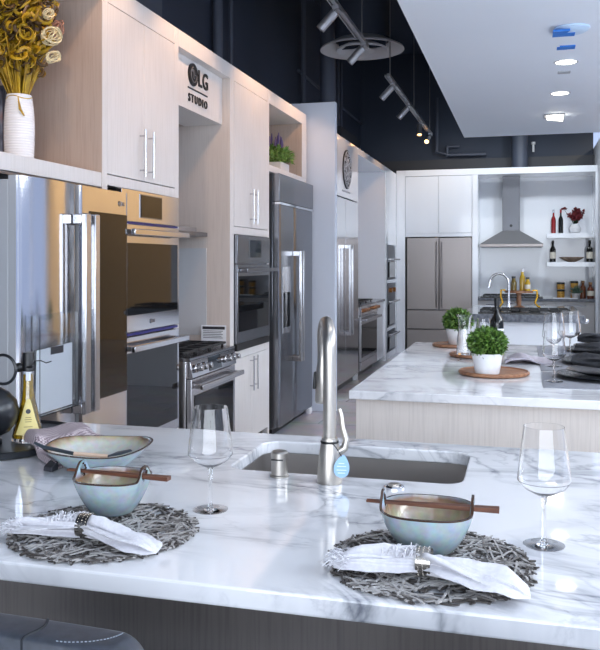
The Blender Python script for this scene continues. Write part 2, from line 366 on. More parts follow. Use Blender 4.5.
MB().hexa([(.2, 6.33, 3.155), (.32, 6.33, 3.155), (.3, 6.42, 3.162), (.2, 6.45, 3.162), (.2, 6.33, 3.17), (.32, 6.33, 3.17), (.3, 6.42, 3.175), (.2, 6.45, 3.175)]).box(.2, .36, 6.44, 6.53, 3.166, 3.171).build('tape', TAPE, o)
o = MB().box(.27, .39, 6.93, 7.02, 3.188, 3.2).box(.25, .33, 6.97, 7.04, 3.192, 3.2).build('tape_strip', TAPE, loc=(.33, 6.97, 3.19))
tag(o, 'small patch of blue tape on the white soffit below the taped fitting', 'tape')
o = MB().box(.29, .4, 7.86, 7.94, 3.192, 3.2).build('ceiling_plate', mat('grey_plate', (170, 174, 180), .5), loc=(.34, 7.9, 3.195))
tag(o, 'small grey slot plate between the first two downlights', 'plate')
for (x, y) in ((.34, 7.5), (.34, 8.87), (.34, 10.2), (.34, 1.9), (.34, 4.6), (2.4, 3.0), (2.4, 7)):
    spot((x, y, 3.185), (x, y, 0), 70 if y > 8 else 36, (1, .93, .84), 120, .8, .08)
downlight(.344, 1.9, 'round recessed downlight over the front island'); downlight(.344, 4.6, 'round recessed downlight over the middle island')
downlight(2.4, 3.0, 'round recessed downlight right of the front island'); downlight(2.4, 7.0, 'round recessed downlight right of the middle island')

# ------------------------------------------------------------------ left run of cabinets
XF, XB, ZT = -2.05, -2.68, 2.89
def bar_handle(parent, x, y, z0, z1, m=STEEL, r=.006):
    h = MB(); h.cyl((x+.033, y, z0), (x+.033, y, z1), r, seg=12)
    for z in (z0+.035, z1-.035): h.cyl((x, y, z), (x+.033, y, z), r*.8, seg=10)
    return h.build('handle', m, parent)
def door(parent, y0, y1, z0, z1, hy, hz, m=CAB):
    dd = MB().box(XF-.022, XF+.002, y0, y1, z0, z1).build('door', m, parent, bevel=.002)
    bar_handle(dd, XF+.002, hy, *hz); return dd

c = thing('niche_cabinet', (-2.35, 2.9, 1.82), 'pale wood open display niche cabinet above the nearest refrigerator', 'cabinet')
MB().box(XB, XF, 2.0, 3.718, 1.836, 1.909).build('shelf', CAB, c, bevel=.002)
MB().box(XB, XF, 2.0, 3.718, 2.79, ZT).build('top_panel', CAB, c, bevel=.002)
MB().box(XB, XB+.02, 2.03, 3.718, 1.91, 2.789).build('back_panel', PANEL, c)
MB().box(XB, XF, 1.97, 1.999, 1.836, ZT).build('side_panel', CAB, c)
MB().box(XB, XF-.01, 2.9, 3.718, 1.822, 1.834).build('filler_strip', STEELD, c)

c = thing('tall_oven_cabinet', (-2.35, 4.2, 0), 'pale wood tall cabinet with two upper doors above the double wall oven', 'cabinet')
MB().box(XB, XF, 3.72, 3.768, 0, ZT).build('side_panel', PANEL, c)
MB().box(XF, XF+.004, 3.72, 3.768, 0, ZT).build('edge_strip', CAB, c)
MB().box(XB, XF, 4.613, 4.67, 0, ZT).build('side_panel', CAB, c, bevel=.002)
MB().box(XB, XF, 3.769, 4.612, 2.785, ZT).build('top_panel', CAB, c, bevel=.002)
MB().box(XB, XF, 3.769, 4.612, 1.852, 1.905).build('rail', CAB, c, bevel=.002)
MB().box(XB, XF, 3.769, 4.612, 0, .43).build('plinth_panel', CAB, c)
MB().box(XB, XB+.02, 3.769, 4.612, 1.91, 2.78).build('back_panel', PANEL, c)
door(c, 3.772, 4.188, 1.91, 2.78, 4.14, (1.93, 2.19)); door(c, 4.193, 4.609, 1.91, 2.78, 4.245, (1.93, 2.19))

def logo_disc(parent, y, z, x, r, m_disc=BLACK, m_line=CHROME, name='emblem'):
    e = MB().cyl((x, y, z), (x+.012, y, z), r, seg=40).build(name, m_disc, parent)
    k = MB(); q = x+.013
    k.tube([(q, y+.66*r*math.cos(a), z+.66*r*math.sin(a)) for a in [math.radians(95+i*265/30) for i in range(31)]]+[(q, y+.1*r, z)], r*.05, seg=6)
    k.tube([(q, y-.05*r, z+.4*r), (q, y-.05*r, z-.3*r), (q, y+.15*r, z-.3*r)], r*.05, seg=6)
    k.sphere((q, y-.32*r, z+.33*r), r*.12, 10, 6)
    k.build('emblem_line', m_line, e); return e

c = thing('sign_alcove_cabinet', (-2.35, 5.1, 0), 'pale wood range alcove with recessed black lettered LG STUDIO sign panel', 'cabinet')
MB().box(XB, XF, 4.671, 5.58, 2.785, ZT).build('top_panel', CAB, c, bevel=.002)
MB().box(-2.4, -2.11, 4.671, 5.578, 2.452, 2.784).build('sign_panel', CAB, c)
MB().box(XB, -2.41, 4.671, 5.578, 2.452, 2.47).build('underside_panel', PANEL, c)
MB().box(XB, XF-.002, 5.581, 5.61, 0, ZT).build('side_panel', PANEL2, c)
MB().box(XF-.002, XF, 5.581, 5.61, 0, ZT).build('edge_strip', CAB, c)
MB().box(-2.66, -2.23, 5.572, 5.58, .93, 1.56).build('side_splash_panel', mat('pale_glass_splash', (200, 200, 202), .12), c)
MB().box(XB, XB+.02, 4.671, 5.57, .93, 2.43).build('back_panel', mat('splash_grey', (198, 204, 210), .15), c)
logo_disc(c, 5.025, 2.69, -2.11, .074, m_line=mat('emblem_grey', (110, 112, 116), .4))
for tx, sz, y, z, sp, bo, wd in (('LG', .155, 5.12, 2.636, 1.1, .002, .165), ('STUDIO', .075, 4.95, 2.507, 1.45, .0008, .325)):
    text_mb(tx, sz, (-2.104, y, z), (0,1,0), (0,0,1), .006, bo, sp, wd).build('lettering', BLACK, c, smooth=False)
MB().box(-2.11, -2.104, 4.95, 5.285, 2.592, 2.600).build('sign_rule', BLACK, c)

o = thing('range_hood', (-2.45, 5.1, 1.62), 'slim stainless range hood with glass visor under the sign alcove', 'range hood')
MB().box(-2.66, -2.3, 4.70, 5.56, 1.64, 1.71).build('body', STEEL, o, bevel=.004)
MB().box(-2.3, -2.215, 4.70, 5.56, 1.642, 1.672).build('visor', STEELD, o, bevel=.004)

# tall cabinet with single oven
c = thing('tall_oven_cabinet', (-2.35, 6.05, 0), 'pale wood tall cabinet with upper and lower doors around the single wall oven', 'cabinet')
MB().box(XB, XF, 5.611, 5.66, 0, ZT).build('side_panel', CAB, c, bevel=.002)
MB().box(XB, XF, 6.475, 6.52, 0, ZT).build('side_panel', CAB, c, bevel=.002)
MB().box(XB, XF, 5.661, 6.474, 2.785, ZT).build('top_panel', CAB, c, bevel=.002)
MB().box(XB, XF, 5.661, 6.474, 1.665, 1.72).build('rail', CAB, c, bevel=.002)
MB().box(XB, XF, 5.661, 6.474, .745, .80).build('rail', CAB, c, bevel=.002)
MB().box(XB, XB+.02, 5.661, 6.474, .82, 2.78).build('back_panel', PANEL, c)
MB().box(XB, XF-.05, 5.661, 6.474, 0, .1).build('plinth_panel', BLACK, c)
for z0, z1, hz in ((1.724, 2.78, (1.755, 2.02)), (.1, .742, (.47, .735))):
    door(c, 5.664, 6.066, z0, z1, 6.02, hz); door(c, 6.07, 6.471, z0, z1, 6.115, hz)

# niche cabinet over second refrigerator
c = thing('niche_cabinet', (-2.35, 7.1, 2.215), 'pale wood open niche cabinet holding the lavender planter above the second refrigerator', 'cabinet')
MB().box(XB, XF, 6.521, 7.72, 2.78, ZT).build('top_panel', CAB, c, bevel=.002)
MB().box(XB, XF, 6.521, 7.72, 2.215, 2.27).build('shelf', CAB, c, bevel=.002)
MB().box(XB, XF-.002, 7.56, 7.72, 2.271, 2.779).build('side_panel', PANEL, c, bevel=.002)
MB().box(XF-.002, XF+.002, 7.56, 7.72, 2.271, 2.779).build('edge_strip', CAB, c)
MB().box(XB, XB+.02, 6.521, 7.56, 2.271, 2.779).build('back_panel', PANEL, c)

o = MB().box(-2.68, -1.78, 7.80, 7.88, 0, 3.02).build('divider_panel', DIVID, loc=(-2.2, 7.84, 0), bevel=.004)
tag(o, 'tall pale blue grey divider panel standing beside the second refrigerator', 'panel')

# ------------------------------------------------------------------ appliances on the left run
def flat_handle(mb, x, y, z0, z1, w=.03, so=.055):
    mb.box(x+so-.012, x+so+.012, y-w/2, y+w/2, z0, z1)
    for z in (z0, z1-.05): mb.box(x, x+so-.01, y-w/2+.002, y+w/2-.002, z+.002, z+.048)
    return mb
f = thing('refrigerator', (-2.35, 3.39, 0), 'nearest stainless side by side refrigerator with black glass right door', 'refrigerator')
MB().box(-2.67, -2.0345, 2.921, 3.715, .03, 1.80).build('body', GREY, f, bevel=.005)
MB().box(-2.6, -2.06, 2.96, 3.69, 0, .03).build('base_grille', BLACK, f)
def bulged(y0, y1, z0, z1, x0, x1, mb, n=14, side=.02, sag=0, edge=.03):
    # door slab with softly rolled vertical edges
    prof = []
    for i in range(n+1):
        u = i/n; y = y0+(y1-y0)*u; e = min(u, 1-u)*(y1-y0)
        prof.append((x1-(side*(1-min(1, e/edge))**2)-sag*(2*u-1)**2, y))
    vs = []; fs = []
    for z in (z0, z1):
        vs += [(x0, y0, z)]+[(x, y, z) for x, y in prof]+[(x0, y1, z)]
    k = n+3
    for i in range(k): j = (i+1) % k; fs.append((i, j, k+j, k+i))
    fs.append(tuple(range(k-1, -1, -1))); fs.append(tuple(range(k, 2*k)))
    mb.add(vs, fs); mb.m[0] = 1; mb.m[n+1] = 1; return mb
d1 = bulged(2.922, 3.383, .06, 1.815, -2.034, -1.968, MB(), 40, .006, .025, .02).build('door', [STEELP, GREY], f)
d2 = bulged(3.388, 3.865, .06, 1.815, -2.034, -1.98, MB(), 40, .005, 0, .015).build('door', [STEELP, GREY], f)
MB().box(-1.981, -1.976, 3.475, 3.845, .80, 1.70).build('glass_panel', BLKGLASS, d2)
flat_handle(MB(), -1.98, 3.343, .77, 1.68, .045, .06).build('handle', STEEL, d1, bevel=.004)
flat_handle(MB(), -1.98, 3.425, .77, 1.68, .045, .06).build('handle', STEEL, d2, bevel=.004)
MB().cyl((-1.981, 3.775, 1.755), (-1.977, 3.775, 1.755), .014, seg=20).build('emblem', STEELD, d2)
text_mb('LG', .026, (-1.979, 3.795, 1.746), (0,1,0), (0,0,1), .002, .001).build('lettering', STEELD, d2, smooth=False)
MB().box(-2.15, -2.04, 2.93, 3.0, 1.801, 1.82).build('hinge_cover', BLACK, f, bevel=.004)

o = thing('brochure_holder', (-1.955, 3.15, .815), 'clear acrylic brochure holder with white paper fixed on the nearest refrigerator door', 'brochure holder')
MB().box(-1.978, -1.975, 3.0, 3.305, .815, 1.236).box(-1.94, -1.937, 3.0, 3.305, .815, 1.236).box(-1.975, -1.94, 3.0, 3.003, .815, 1.236).box(-1.975, -1.94, 3.302, 3.305, .815, 1.236).box(-1.975, -1.94, 3.003, 3.302, .815, .819).build('holder', ACRYL, o, smooth=False)
p_ = tag(MB().hexa([(-1.967, 3.01, .822), (-1.967, 3.295, .822), (-1.965, 3.295, .822), (-1.965, 3.01, .822), (-1.967, 3.02, 1.09), (-1.967, 3.295, 1.10), (-1.965, 3.295, 1.10), (-1.965, 3.02, 1.09)]).build('paper', PAPER, loc=(-1.966, 3.15, .82)), 'white paper sheet standing inside the clear acrylic brochure holder', 'paper')
MB().box(-1.9648, -1.9638, 3.12, 3.22, 1.062, 1.094).build('printed_block', INK, p_)

def oven_door(parent, x, y0, y1, z0, z1, hz, glass=(.06, .06, .05, .09), st=STEEL):
    dd = MB().box(x-.03, x, y0, y1, z0, z1).build('oven_door', st, parent, bevel=.003)
    MB().box(x, x+.004, y0+glass[0], y1-glass[1], z0+glass[2], z1-glass[3]).build('window', BLKGLASS, dd)
    h = MB().box(x+.05, x+.074, y0+.01, y1-.01, hz-.016, hz+.016)
    for y in (y0+.05, y1-.05): h.box(x, x+.052, y-.014, y+.014, hz-.014, hz+.014)
    h.build('handle', st, dd, bevel=.004); return dd
f = thing('double_wall_oven', (-2.35, 4.2, .45), 'built-in stainless double wall oven with two black glass doors right of the nearest refrigerator', 'oven')
MB().box(-2.64, -2.052, 3.875, 4.60, .44, 1.845).build('body', STEELD, f)
MB().box(-2.052, -2.02, 3.87, 4.605, 1.675, 1.847).build('control_panel', STEELP, f, bevel=.003)
MB().box(-2.02, -2.017, 4.08, 4.36, 1.70, 1.83).build('display_frame', STEELD, f)
MB().box(-2.017, -2.014, 4.09, 4.35, 1.706, 1.824).build('display', BLKGLASS, f)
MB().box(-2.05, -2.026, 3.875, 4.60, 1.664, 1.674).build('blue_trim', BLUE, f)
oven_door(f, -2.02, 3.87, 4.605, 1.085, 1.662, 1.618, (.03, .03, .09, .10), STEELP)
MB().cyl((-2.02, 4.22, 1.13), (-2.0165, 4.22, 1.13), .013, seg=18).build('emblem', STEELD, f)
text_mb('LG', .024, (-2.019, 4.24, 1.122), (0,1,0), (0,0,1), .002, .001).build('lettering', STEELD, f, smooth=False)
MB().box(-2.05, -2.026, 3.875, 4.60, 1.066, 1.080).build('blue_trim', BLUE, f)
oven_door(f, -2.02, 3.87, 4.605, .46, 1.06, 1.005, (.03, .03, .06, .085), STEELP)

def gas_range(loc, w, label, knob=STEEL, wide=False):
    """range against the run: y centre loc[1], front at x=-1.98"""
    x, y, _ = loc; y0, y1 = y-w/2, y+w/2
    f = thing('gas_range', (-2.3, y, 0), label, 'range')
    MB().box(-2.63, -2.02, y0, y1, .08, .895).build('body', STEEL, f, bevel=.003)
    MB().box(-2.6, -2.06, y0+.02, y1-.02, 0, .08).build('base_grille', BLACK, f)
    MB().box(-2.63, -1.99, y0-.005, y1+.005, .896, .915).build('cooktop', STEELD, f, bevel=.003)
    g = MB(); k = 3
    for i in range(k):
        a = y0+.02+i*(w-.04)/k; b_ = a+(w-.04)/k-.012
        for yy in (a, (a+b_)/2, b_): g.box(-2.58, -2.05, yy-.006, yy+.006, .935, .95)
        for xx in (-2.58, -2.45, -2.315, -2.18, -2.05): g.box(xx-.006, xx+.006, a, b_, .935, .95)
        for xx in (-2.56, -2.07):
            for yy in (a+.004, b_-.004): g.box(xx-.007, xx+.007, yy-.006, yy+.006, .915, .935)
    g.build('grate', IRON, f)
    for i in range(k):
        for xx in (-2.45, -2.19): MB().lathe([(.045, .916), (.045, .926), (.03, .932)], (xx, y0+.02+(i+.5)*(w-.04)/k, 0), 18).build('burner', BLACK, f)
    pn = [(-2.02, y0, .785), (-1.975, y0, .785), (-1.975, y1, .785), (-2.02, y1, .785), (-2.02, y0, .895), (-1.992, y0, .895), (-1.992, y1, .895), (-2.02, y1, .895)]
    MB().hexa(pn).build('control_panel', STEELP, f, bevel=.003)
    MB().hexa([(-1.982, y-.11, .795), (-1.974, y-.11, .795), (-1.974, y+.11, .795), (-1.982, y+.11, .795), (-1.995, y-.11, .888), (-1.989, y-.11, .888), (-1.989, y+.11, .888), (-1.995, y+.11, .888)]).build('display', SCREEN, f)
    for yy in (y-w*.43, y-w*.33, y-w*.23, y+w*.23, y+w*.33, y+w*.43):
        MB().lathe([(.027, 0), (.027, .012), (.021, .016), (.021, .05), (.017, .053)], (-1.981, yy, .842), 20, axis=Vector((1,0,.15)).to_track_quat('Z','Y').to_matrix()).build('knob', knob, f)
    oven_door(f, -1.985, y0+.004, y1-.004, .2, .775, .725, (.05, .05, .05, .11))
    MB().box(-2.015, -1.985, y0+.004, y1-.004, .085, .195).build('drawer', STEEL, f, bevel=.003)
    return f
gas_range((0, 5.11, 0), .80, 'stainless slide-in gas range with black grates under the sign alcove').scale = (1, 1, .945)
o = thing('sign_card', (-2.15, 5.512, .866), 'small white printed information card standing on the back of the nearer range', 'card')
ca = MB().box(-2.245, -2.055, 5.512, 5.516, .866, 1.008).build('card', PAPER, o)
MB().box(-2.235, -2.065, 5.5105, 5.512, .978, .998).build('header_band', INK, ca)
m_ = MB()
for i in range(5): m_.box(-2.23, -2.08-.01*(i % 2), 5.5108, 5.512, .964-.012*i, .968-.012*i)
m_.build('text_line', INK, ca)
MB().box(-2.23, -2.19, 5.5105, 5.512, .878, .888).build('red_mark', RED, ca)

f = thing('wall_oven', (-2.35, 6.07, .8), 'built-in single stainless wall oven with black glass door beside the second refrigerator', 'oven')
MB().box(-2.64, -2.052, 5.675, 6.46, .802, 1.662).build('body', STEELD, f)
MB().box(-2.052, -2.025, 5.672, 6.463, 1.45, 1.66).build('control_panel', STEELD, f, bevel=.003)
MB().box(-2.025, -2.021, 5.94, 6.22, 1.495, 1.63).build('display', SCREEN, f)
oven_door(f, -2.025, 5.672, 6.463, .86, 1.44, 1.40, (.03, .05, .085, .085), STEELD)
MB().box(-2.05, -2.03, 5.68, 6.455, .805, .855).build('vent_strip', BLACK, f)

f = thing('refrigerator', (-2.35, 7.15, 0), 'second stainless built-in refrigerator with water dispenser beside the divider panel', 'refrigerator')
MB().box(-2.67, -2.045, 6.60, 7.73, .05, 2.205).build('body', STEELD, f, bevel=.004)
MB().box(-2.6, -2.06, 6.63, 7.70, 0, .05).build('base_grille', BLACK, f)
MB().box(-2.045, -1.985, 6.60, 7.735, 1.97, 2.205).build('top_grille', STEELD, f, bevel=.003)
MB().box(-2.045, -1.978, 6.60, 7.735, 1.945, 1.965).build('chrome_trim', CHROME, f)
d1 = bulged(6.60, 7.06, .07, 1.943, -2.045, -1.985, MB(), 18, .01).build('door', [STEELD, STEELD], f)
d2 = bulged(7.07, 7.735, .07, 1.943, -2.045, -1.985, MB(), 18, .01).build('door', [STEELD, STEELD], f)
flat_handle(MB(), -1.985, 7.03, .58, 1.56, .045, .07).build('handle', STEEL, d1, bevel=.004)
flat_handle(MB(), -1.985, 7.105, .58, 1.56, .045, .07).build('handle', STEEL, d2, bevel=.004)
MB().box(-1.986, -1.981, 6.69, 6.93, .85, 1.42).build('water_dispenser', STEEL, d1, bevel=.003)
MB().box(-1.981, -1.979, 6.71, 6.91, .9, 1.2).build('dispenser_recess', BLKGLASS, d1)
MB().box(-2.03, -1.985, 7.62, 7.70, .0, .06).build('white_foot', WHT, f, bevel=.008)

# ------------------------------------------------------------------ farther left run (glossy white)
XG = -2.0
c = thing('refrigerator_surround_cabinet', (-2.35, 9.4, 0), 'glossy white cabinet with round black emblem above the farther left refrigerator column', 'cabinet')
MB().box(XB, XG, 8.05, 10.04, 2.2, 2.88).build('upper_panel', GLOSS, c, bevel=.003)
MB().box(XB, XG, 9.985, 10.04, 0, 2.199).build('side_panel', GLOSS, c)
MB().box(XB, XG, 8.05, 8.72, 0, 2.199).build('side_panel', GLOSS, c)
em = MB().cyl((XG, 9.36, 2.535), (XG+.012, 9.36, 2.535), .225, seg=48).build('round_emblem', BLACK, c)
k = MB(); q = XG+.013
def ring(k, r, w): k.lathe([(r-w, 0), (r, 0), (r, .004), (r-w, .004)], (q, 9.36, 2.535), 48, closed=True, axis=Vector((1,0,0)).to_track_quat('Z','Y').to_matrix())
ring(k, .21, .007); ring(k, .05, .008)
for i in range(10):
    a = i*2*PI/10
    for rr, s2 in ((.085, .026), (.135, .03), (.182, .02)):
        b = a+(PI/10 if rr == .135 else 0); cy, cz = 9.36+rr*math.cos(b), 2.535+rr*math.sin(b)
        k.tube([(q+.002, cy+s2*math.cos(b+j*.55), cz+s2*math.sin(b+j*.55)) for j in range(9)], .005, seg=5)
k.build('emblem_filigree', mat('pale_emblem_line', (196, 198, 204), .4), em)
m_ = MB()
for i in range(9): m_.box(XG, XG+.004, 9.13+i*.05, 9.165+i*.05, 2.265, 2.285)
m_.build('small_lettering', mat('pale_grey_print', (178, 182, 190), .5), c)

f = thing('refrigerator', (-2.35, 9.35, 0), 'farther left glossy stainless refrigerator column below the round emblem', 'refrigerator')
MB().box(-2.66, -2.03, 8.73, 9.98, .06, 2.19).build('body', STEELD, f)
MB().box(-2.6, -2.05, 8.76, 9.95, 0, .06).build('base_grille', BLACK, f)
d1 = MB().box(-2.03, -1.985, 8.73, 9.235, .09, 2.185).build('door', STEELP, f, bevel=.004)
d2 = MB().box(-2.03, -1.985, 9.24, 9.98, .09, 2.185).build('door', STEELP, f, bevel=.004)
flat_handle(MB(), -1.985, 9.34, .62, 1.66, .04, .06).build('handle', STEEL, d2, bevel=.004)
flat_handle(MB(), -1.985, 9.19, .62, 1.66, .04, .06).build('handle', STEEL, d1, bevel=.004)

c = thing('range_alcove_cabinet', (-2.35, 11, 0), 'glossy white alcove around the farther left range', 'cabinet')
MB().box(XB, XG, 10.041, 12.14, 2.80, 2.88).build('top_panel', GLOSS, c, bevel=.003)
MB().box(XB, XG, 12.08, 12.14, 0, 2.799).build('side_panel', mat('bright_white_panel', (242, 244, 248), .4), c)
MB().box(XB, XB+.02, 10.041, 12.08, .92, 2.799).build('back_panel', WHITE, c)
MB().box(XB, XG-.02, 11.33, 12.079, .06, .88).build('base_unit', GLOSS, c, bevel=.003)
MB().box(XB, XG, 11.33, 12.079, .881, .915).build('worktop', SLATE, c, bevel=.003)
MB().box(XB, XG-.02, 10.041, 10.15, .06, .88).build('base_unit', GLOSS, c, bevel=.003)
MB().box(-2.62, -2.5, 12.072, 12.08, 1.83, 1.9).build('switch_plate', CHAR, c)
o = gas_range((0, 10.74, 0), 1.16, 'black glass and stainless range in the farther left alcove', mat('copper_knob', (196, 140, 100), .25, 1.0))

OVF = steel('dark_oven_front', (86, 90, 97), (.3, .4))
c = thing('tall_oven_cabinet', (-2.35, 12.7, 0), 'glossy white tall cabinet in the far corner with small stacked wall ovens', 'cabinet')
MB().box(XB, XG, 12.141, 12.26, 0, 2.88).build('side_panel', GLOSS, c)
MB().box(XB, XG, 13.02, 13.19, 0, 2.88).build('side_panel', GLOSS, c)
MB().box(XB, XG, 12.261, 13.019, 1.72, 2.88).build('door', GLOSS, c, bevel=.003)
MB().box(XB, XG, 12.261, 13.019, 1.14, 1.19).build('rail', GLOSS, c)
MB().box(XB, XG, 12.261, 13.019, .42, .47).build('rail', GLOSS, c)
MB().box(XB, XG, 12.261, 13.019, 0, .09).build('plinth_panel', GLOSS, c)
for i, (z0, z1, hz, lab) in enumerate(((1.195, 1.715, 1.5, 'uppermost small black wall oven in the far corner cabinet'), (.475, 1.135, .86, 'middle black wall oven with copper knobs in the far corner cabinet'), (.1, .415, .36, 'lowest black warming drawer in the far corner cabinet'))):
    f = thing('wall_oven' if i < 2 else 'warming_drawer', (-2.35, 12.64, z0), lab, 'oven' if i < 2 else 'drawer', 'ovens stacked in the far corner')
    MB().box(-2.62, -2.02, 12.275, 13.01, z0, z1).build('body', STEELD, f)
    MB().box(-2.02, -1.99, 12.27, 13.015, z0, z1).build('front', OVF, f, bevel=.003)
    MB().box(-1.99, -1.986, 12.3, 12.985, z0+.03, hz-.04).build('window', BLKGLASS, f)
    h = MB().cyl((-1.92, 12.3, hz), (-1.92, 12.98, hz), .016, seg=12)
    for y in (12.36, 12.92): h.box(-1.99, -1.92, y-.012, y+.012, hz-.012, hz+.012)
    h.build('handle', STEEL, f)
    if i == 1:
        for y in (12.45, 12.8): MB().cyl((-1.99, y, 1.03), (-1.95, y, 1.03), .035).build('knob', mat('copper_dial', (200, 140, 90), .3, 1.0), f)

# ------------------------------------------------------------------ back wall cabinets (face at y = 13.2)
YF = 13.2
c = thing('refrigerator_surround_cabinet', (-1.35, 13.5, 0), 'glossy white back wall cabinet with two doors above the far refrigerator', 'cabinet')
MB().box(-1.999, -1.86, YF, 13.9, 0, 2.93).build('side_panel', GLOSS, c)
MB().box(-.80, -.715, YF-.005, 13.86, 0, 2.83).build('side_panel', GLOSS, c)
MB().box(-1.859, 1.06, YF-.01, 13.86, 2.832, 2.93).build('top_panel', GLOSS, c, bevel=.004)
MB().box(-1.859, -.801, YF+.03, 13.86, 1.86, 2.831).build('body', GLOSS, c)
for a, b_ in ((-1.855, -1.333), (-1.327, -.805)): MB().box(a, b_, YF+.005, YF+.029, 1.925, 2.826).build('door', GLOSS, c, bevel=.003)
MB().box(-1.855, -.805, YF-.002, YF+.029, 1.862, 1.918).build('rail', GLOSS, c, bevel=.003)
f = thing('refrigerator', (-1.32, 13.5, 0), 'far brown tinted stainless french door refrigerator on the back wall', 'refrigerator')
STEELW = steel('warm_dark_stainless', (150, 143, 140), (.3, .42))
MB().box(-1.83, -.81, 13.27, 13.84, .05, 1.85).build('body', STEELD, f)
MB().box(-1.80, -.84, 13.3, 13.8, 0, .05).build('base_grille', BLACK, f)
for a, b_, hx in ((-1.832, -1.322, -1.36), (-1.316, -.806, -1.278)):
    dd = MB().box(a, b_, YF-.01, 13.27, .70, 1.848).build('door', STEELW, f, bevel=.008)
    h = MB().tube([(hx, YF-.012, .74), (hx, YF-.05, .86), (hx, YF-.058, 1.25), (hx, YF-.05, 1.66), (hx, YF-.012, 1.78)], .012, seg=10).build('handle', STEELW, dd)
for z0, z1 in ((.39, .69), (.06, .38)): MB().box(-1.832, -.806, YF-.01, 13.27, z0, z1).build('drawer', STEELW, f, bevel=.008)

c = thing('alcove_splashback', (.17, 13.8, 0), 'glossy white alcove back panel behind the range hood and shelves', 'panel')
MB().box(-.714, 1.03, 13.82, 13.86, 0, 2.831).build('back_panel', GLOSS, c)
MB().box(1.03, 1.068, YF-.01, 13.86, 0, 2.831).build('side_panel', GLOSS, c)
HOODC = steel('hood_chimney_steel', (112, 113, 117), (.32, .42)); HOODS = mat('hood_canopy_satin', (150, 150, 152), .55, .6)
o = thing('range_hood', (-.2, 13.6, 1.69), 'stainless chimney range hood with sloped canopy in the back alcove', 'range hood')
MB().box(-.35, -.08, 13.56, 13.815, 1.96, 2.829).build('chimney', HOODC, o, bevel=.003)
MB().hexa([(-.69, 13.3, 1.745), (.275, 13.3, 1.745), (.275, 13.815, 1.745), (-.69, 13.815, 1.745), (-.35, 13.56, 1.96), (-.08, 13.56, 1.96), (-.08, 13.815, 1.96), (-.35, 13.815, 1.96)]).build('canopy', HOODS, o)
MB().box(-.69, .275, 13.3, 13.815, 1.70, 1.745).build('rim', STEELW, o, bevel=.003)
MB().cyl((-.215, 13.56, 2.04), (-.215, 13.556, 2.04), .022).build('emblem', BLACK, o)
for z0, z1, l in ((1.835, 1.91, 'upper white floating shelf holding bottles and red flowers'), (1.385, 1.46, 'lower white floating shelf holding wine bottles and a bowl')):
    o = MB().box(.33, 1.029, 13.44, 13.819, z0, z1).build('floating_shelf', GLOSS, bevel=.003, loc=(.7, 13.6, z0)); tag(o, l, 'shelf', 'floating shelves in the back alcove')
c = thing('base_cabinet', (.2, 13.5, 0), 'grey fronted base cabinet along the back alcove', 'cabinet')
MB().box(-.714, 1.029, 13.25, 13.819, .08, .855).build('body', mat('grey_cabinet_front', (168, 166, 166), .4), c)
for a, b_ in ((-.71, -.14), (-.13, .44), (.45, 1.02)):
    dd = MB().box(a, b_, 13.228, 13.249, .1, .845).build('door', mat('grey_cabinet_door', (176, 174, 174), .35), c, bevel=.003)
    MB().cyl((a+.12, 13.2, .79), (b_-.12, 13.2, .79), .008, seg=10).box(a+.14, a+.15, 13.2, 13.228, .785, .795).box(b_-.15, b_-.14, 13.2, 13.228, .785, .795).build('handle', STEEL, dd)
o = MB().box(-.714, 1.029, 13.2, 13.819, .856, .896).build('worktop', SLATE, bevel=.003, loc=(.15, 13.5, .856)); tag(o, 'dark grey stone worktop along the back alcove', 'worktop')
o = thing('gas_cooktop', (-.2, 13.5, .896), 'black gas cooktop on the back worktop under the chimney hood', 'cooktop')
MB().box(-.68, .27, 13.27, 13.75, .897, .915).build('plate', COOKBLK, o)
m_ = MB()
for i in range(9): m_.box(-.64+i*.105, -.628+i*.105, 13.3, 13.72, .93, .945)
for y in (13.3, 13.51, 13.71): m_.box(-.64, .22, y, y+.012, .93, .945)
for i in (0, 4, 8):
    for y in (13.3, 13.71): m_.box(-.64+i*.105, -.628+i*.105, y, y+.012, .915, .93)
m_.build('grate', IRON, o)

# bottles and jars in the alcove
def bottle(name, loc, h, r, gm, cap, label, cat, lab=None, capc=None, group=None, neck=.36):
    o = thing(name, loc, label, cat, group); x, y, z = loc
    MB().lathe([(r*.9, 0), (r, .004), (r, h*.55), (r*.9, h*.62), (r*neck, h*.74), (r*neck, h*.9)], loc, 24).build('body', gm, o)
    MB().lathe([(r*neck*1.12, h*.86), (r*neck*1.12, h), (r*neck*.9, h)], loc, 18).build('cap', cap, o)
    if lab: MB().lathe([(r*1.015, h*.16), (r*1.015, h*.46)], loc, 24, cap0=False, cap1=False).build('paper_label', lab, o)
    return o
WINE = mat('dark_wine_glass', (17, 19, 18), .1, spec=.4); REDG = mat('red_bottle_glass', (150, 36, 40), .1, spec=.6); REDC = mat('red_capsule', (150, 30, 42), .4)
CRM = mat('cream_label', (226, 220, 205), .6)
g = 'bottles on the alcove shelves'
bottle('glass_bottle', (.435, 13.6, 1.91), .38, .036, REDG, CHROME, 'red bottle with clear stopper at the left end of the upper shelf', 'bottle', group=g)
bottle('glass_bottle', (.545, 13.6, 1.91), .38, .036, WINE, REDC, 'dark bottle with red cap on the upper shelf', 'bottle', group=g)
bottle('wine_bottle', (.425, 13.6, 1.46), .34, .045, WINE, BLACK, 'dark wine bottle at the left end of the lower shelf', 'bottle', CRM, group=g)
bottle('wine_bottle', (.975, 13.6, 1.46), .34, .048, WINE, BLACK, 'dark wine bottle with cream label at the right end of the lower shelf', 'bottle', CRM, group=g)
o = thing('flower_vase', (.76, 13.62, 1.91), 'small white vase on the upper shelf', 'vase')
MB().lathe([(.05, 0), (.085, .03), (.09, .08), (.06, .13), (.05, .15), (.045, .15), (.05, .1), (.02, .02)], o['_org'], 28).build('body', WHT, o)
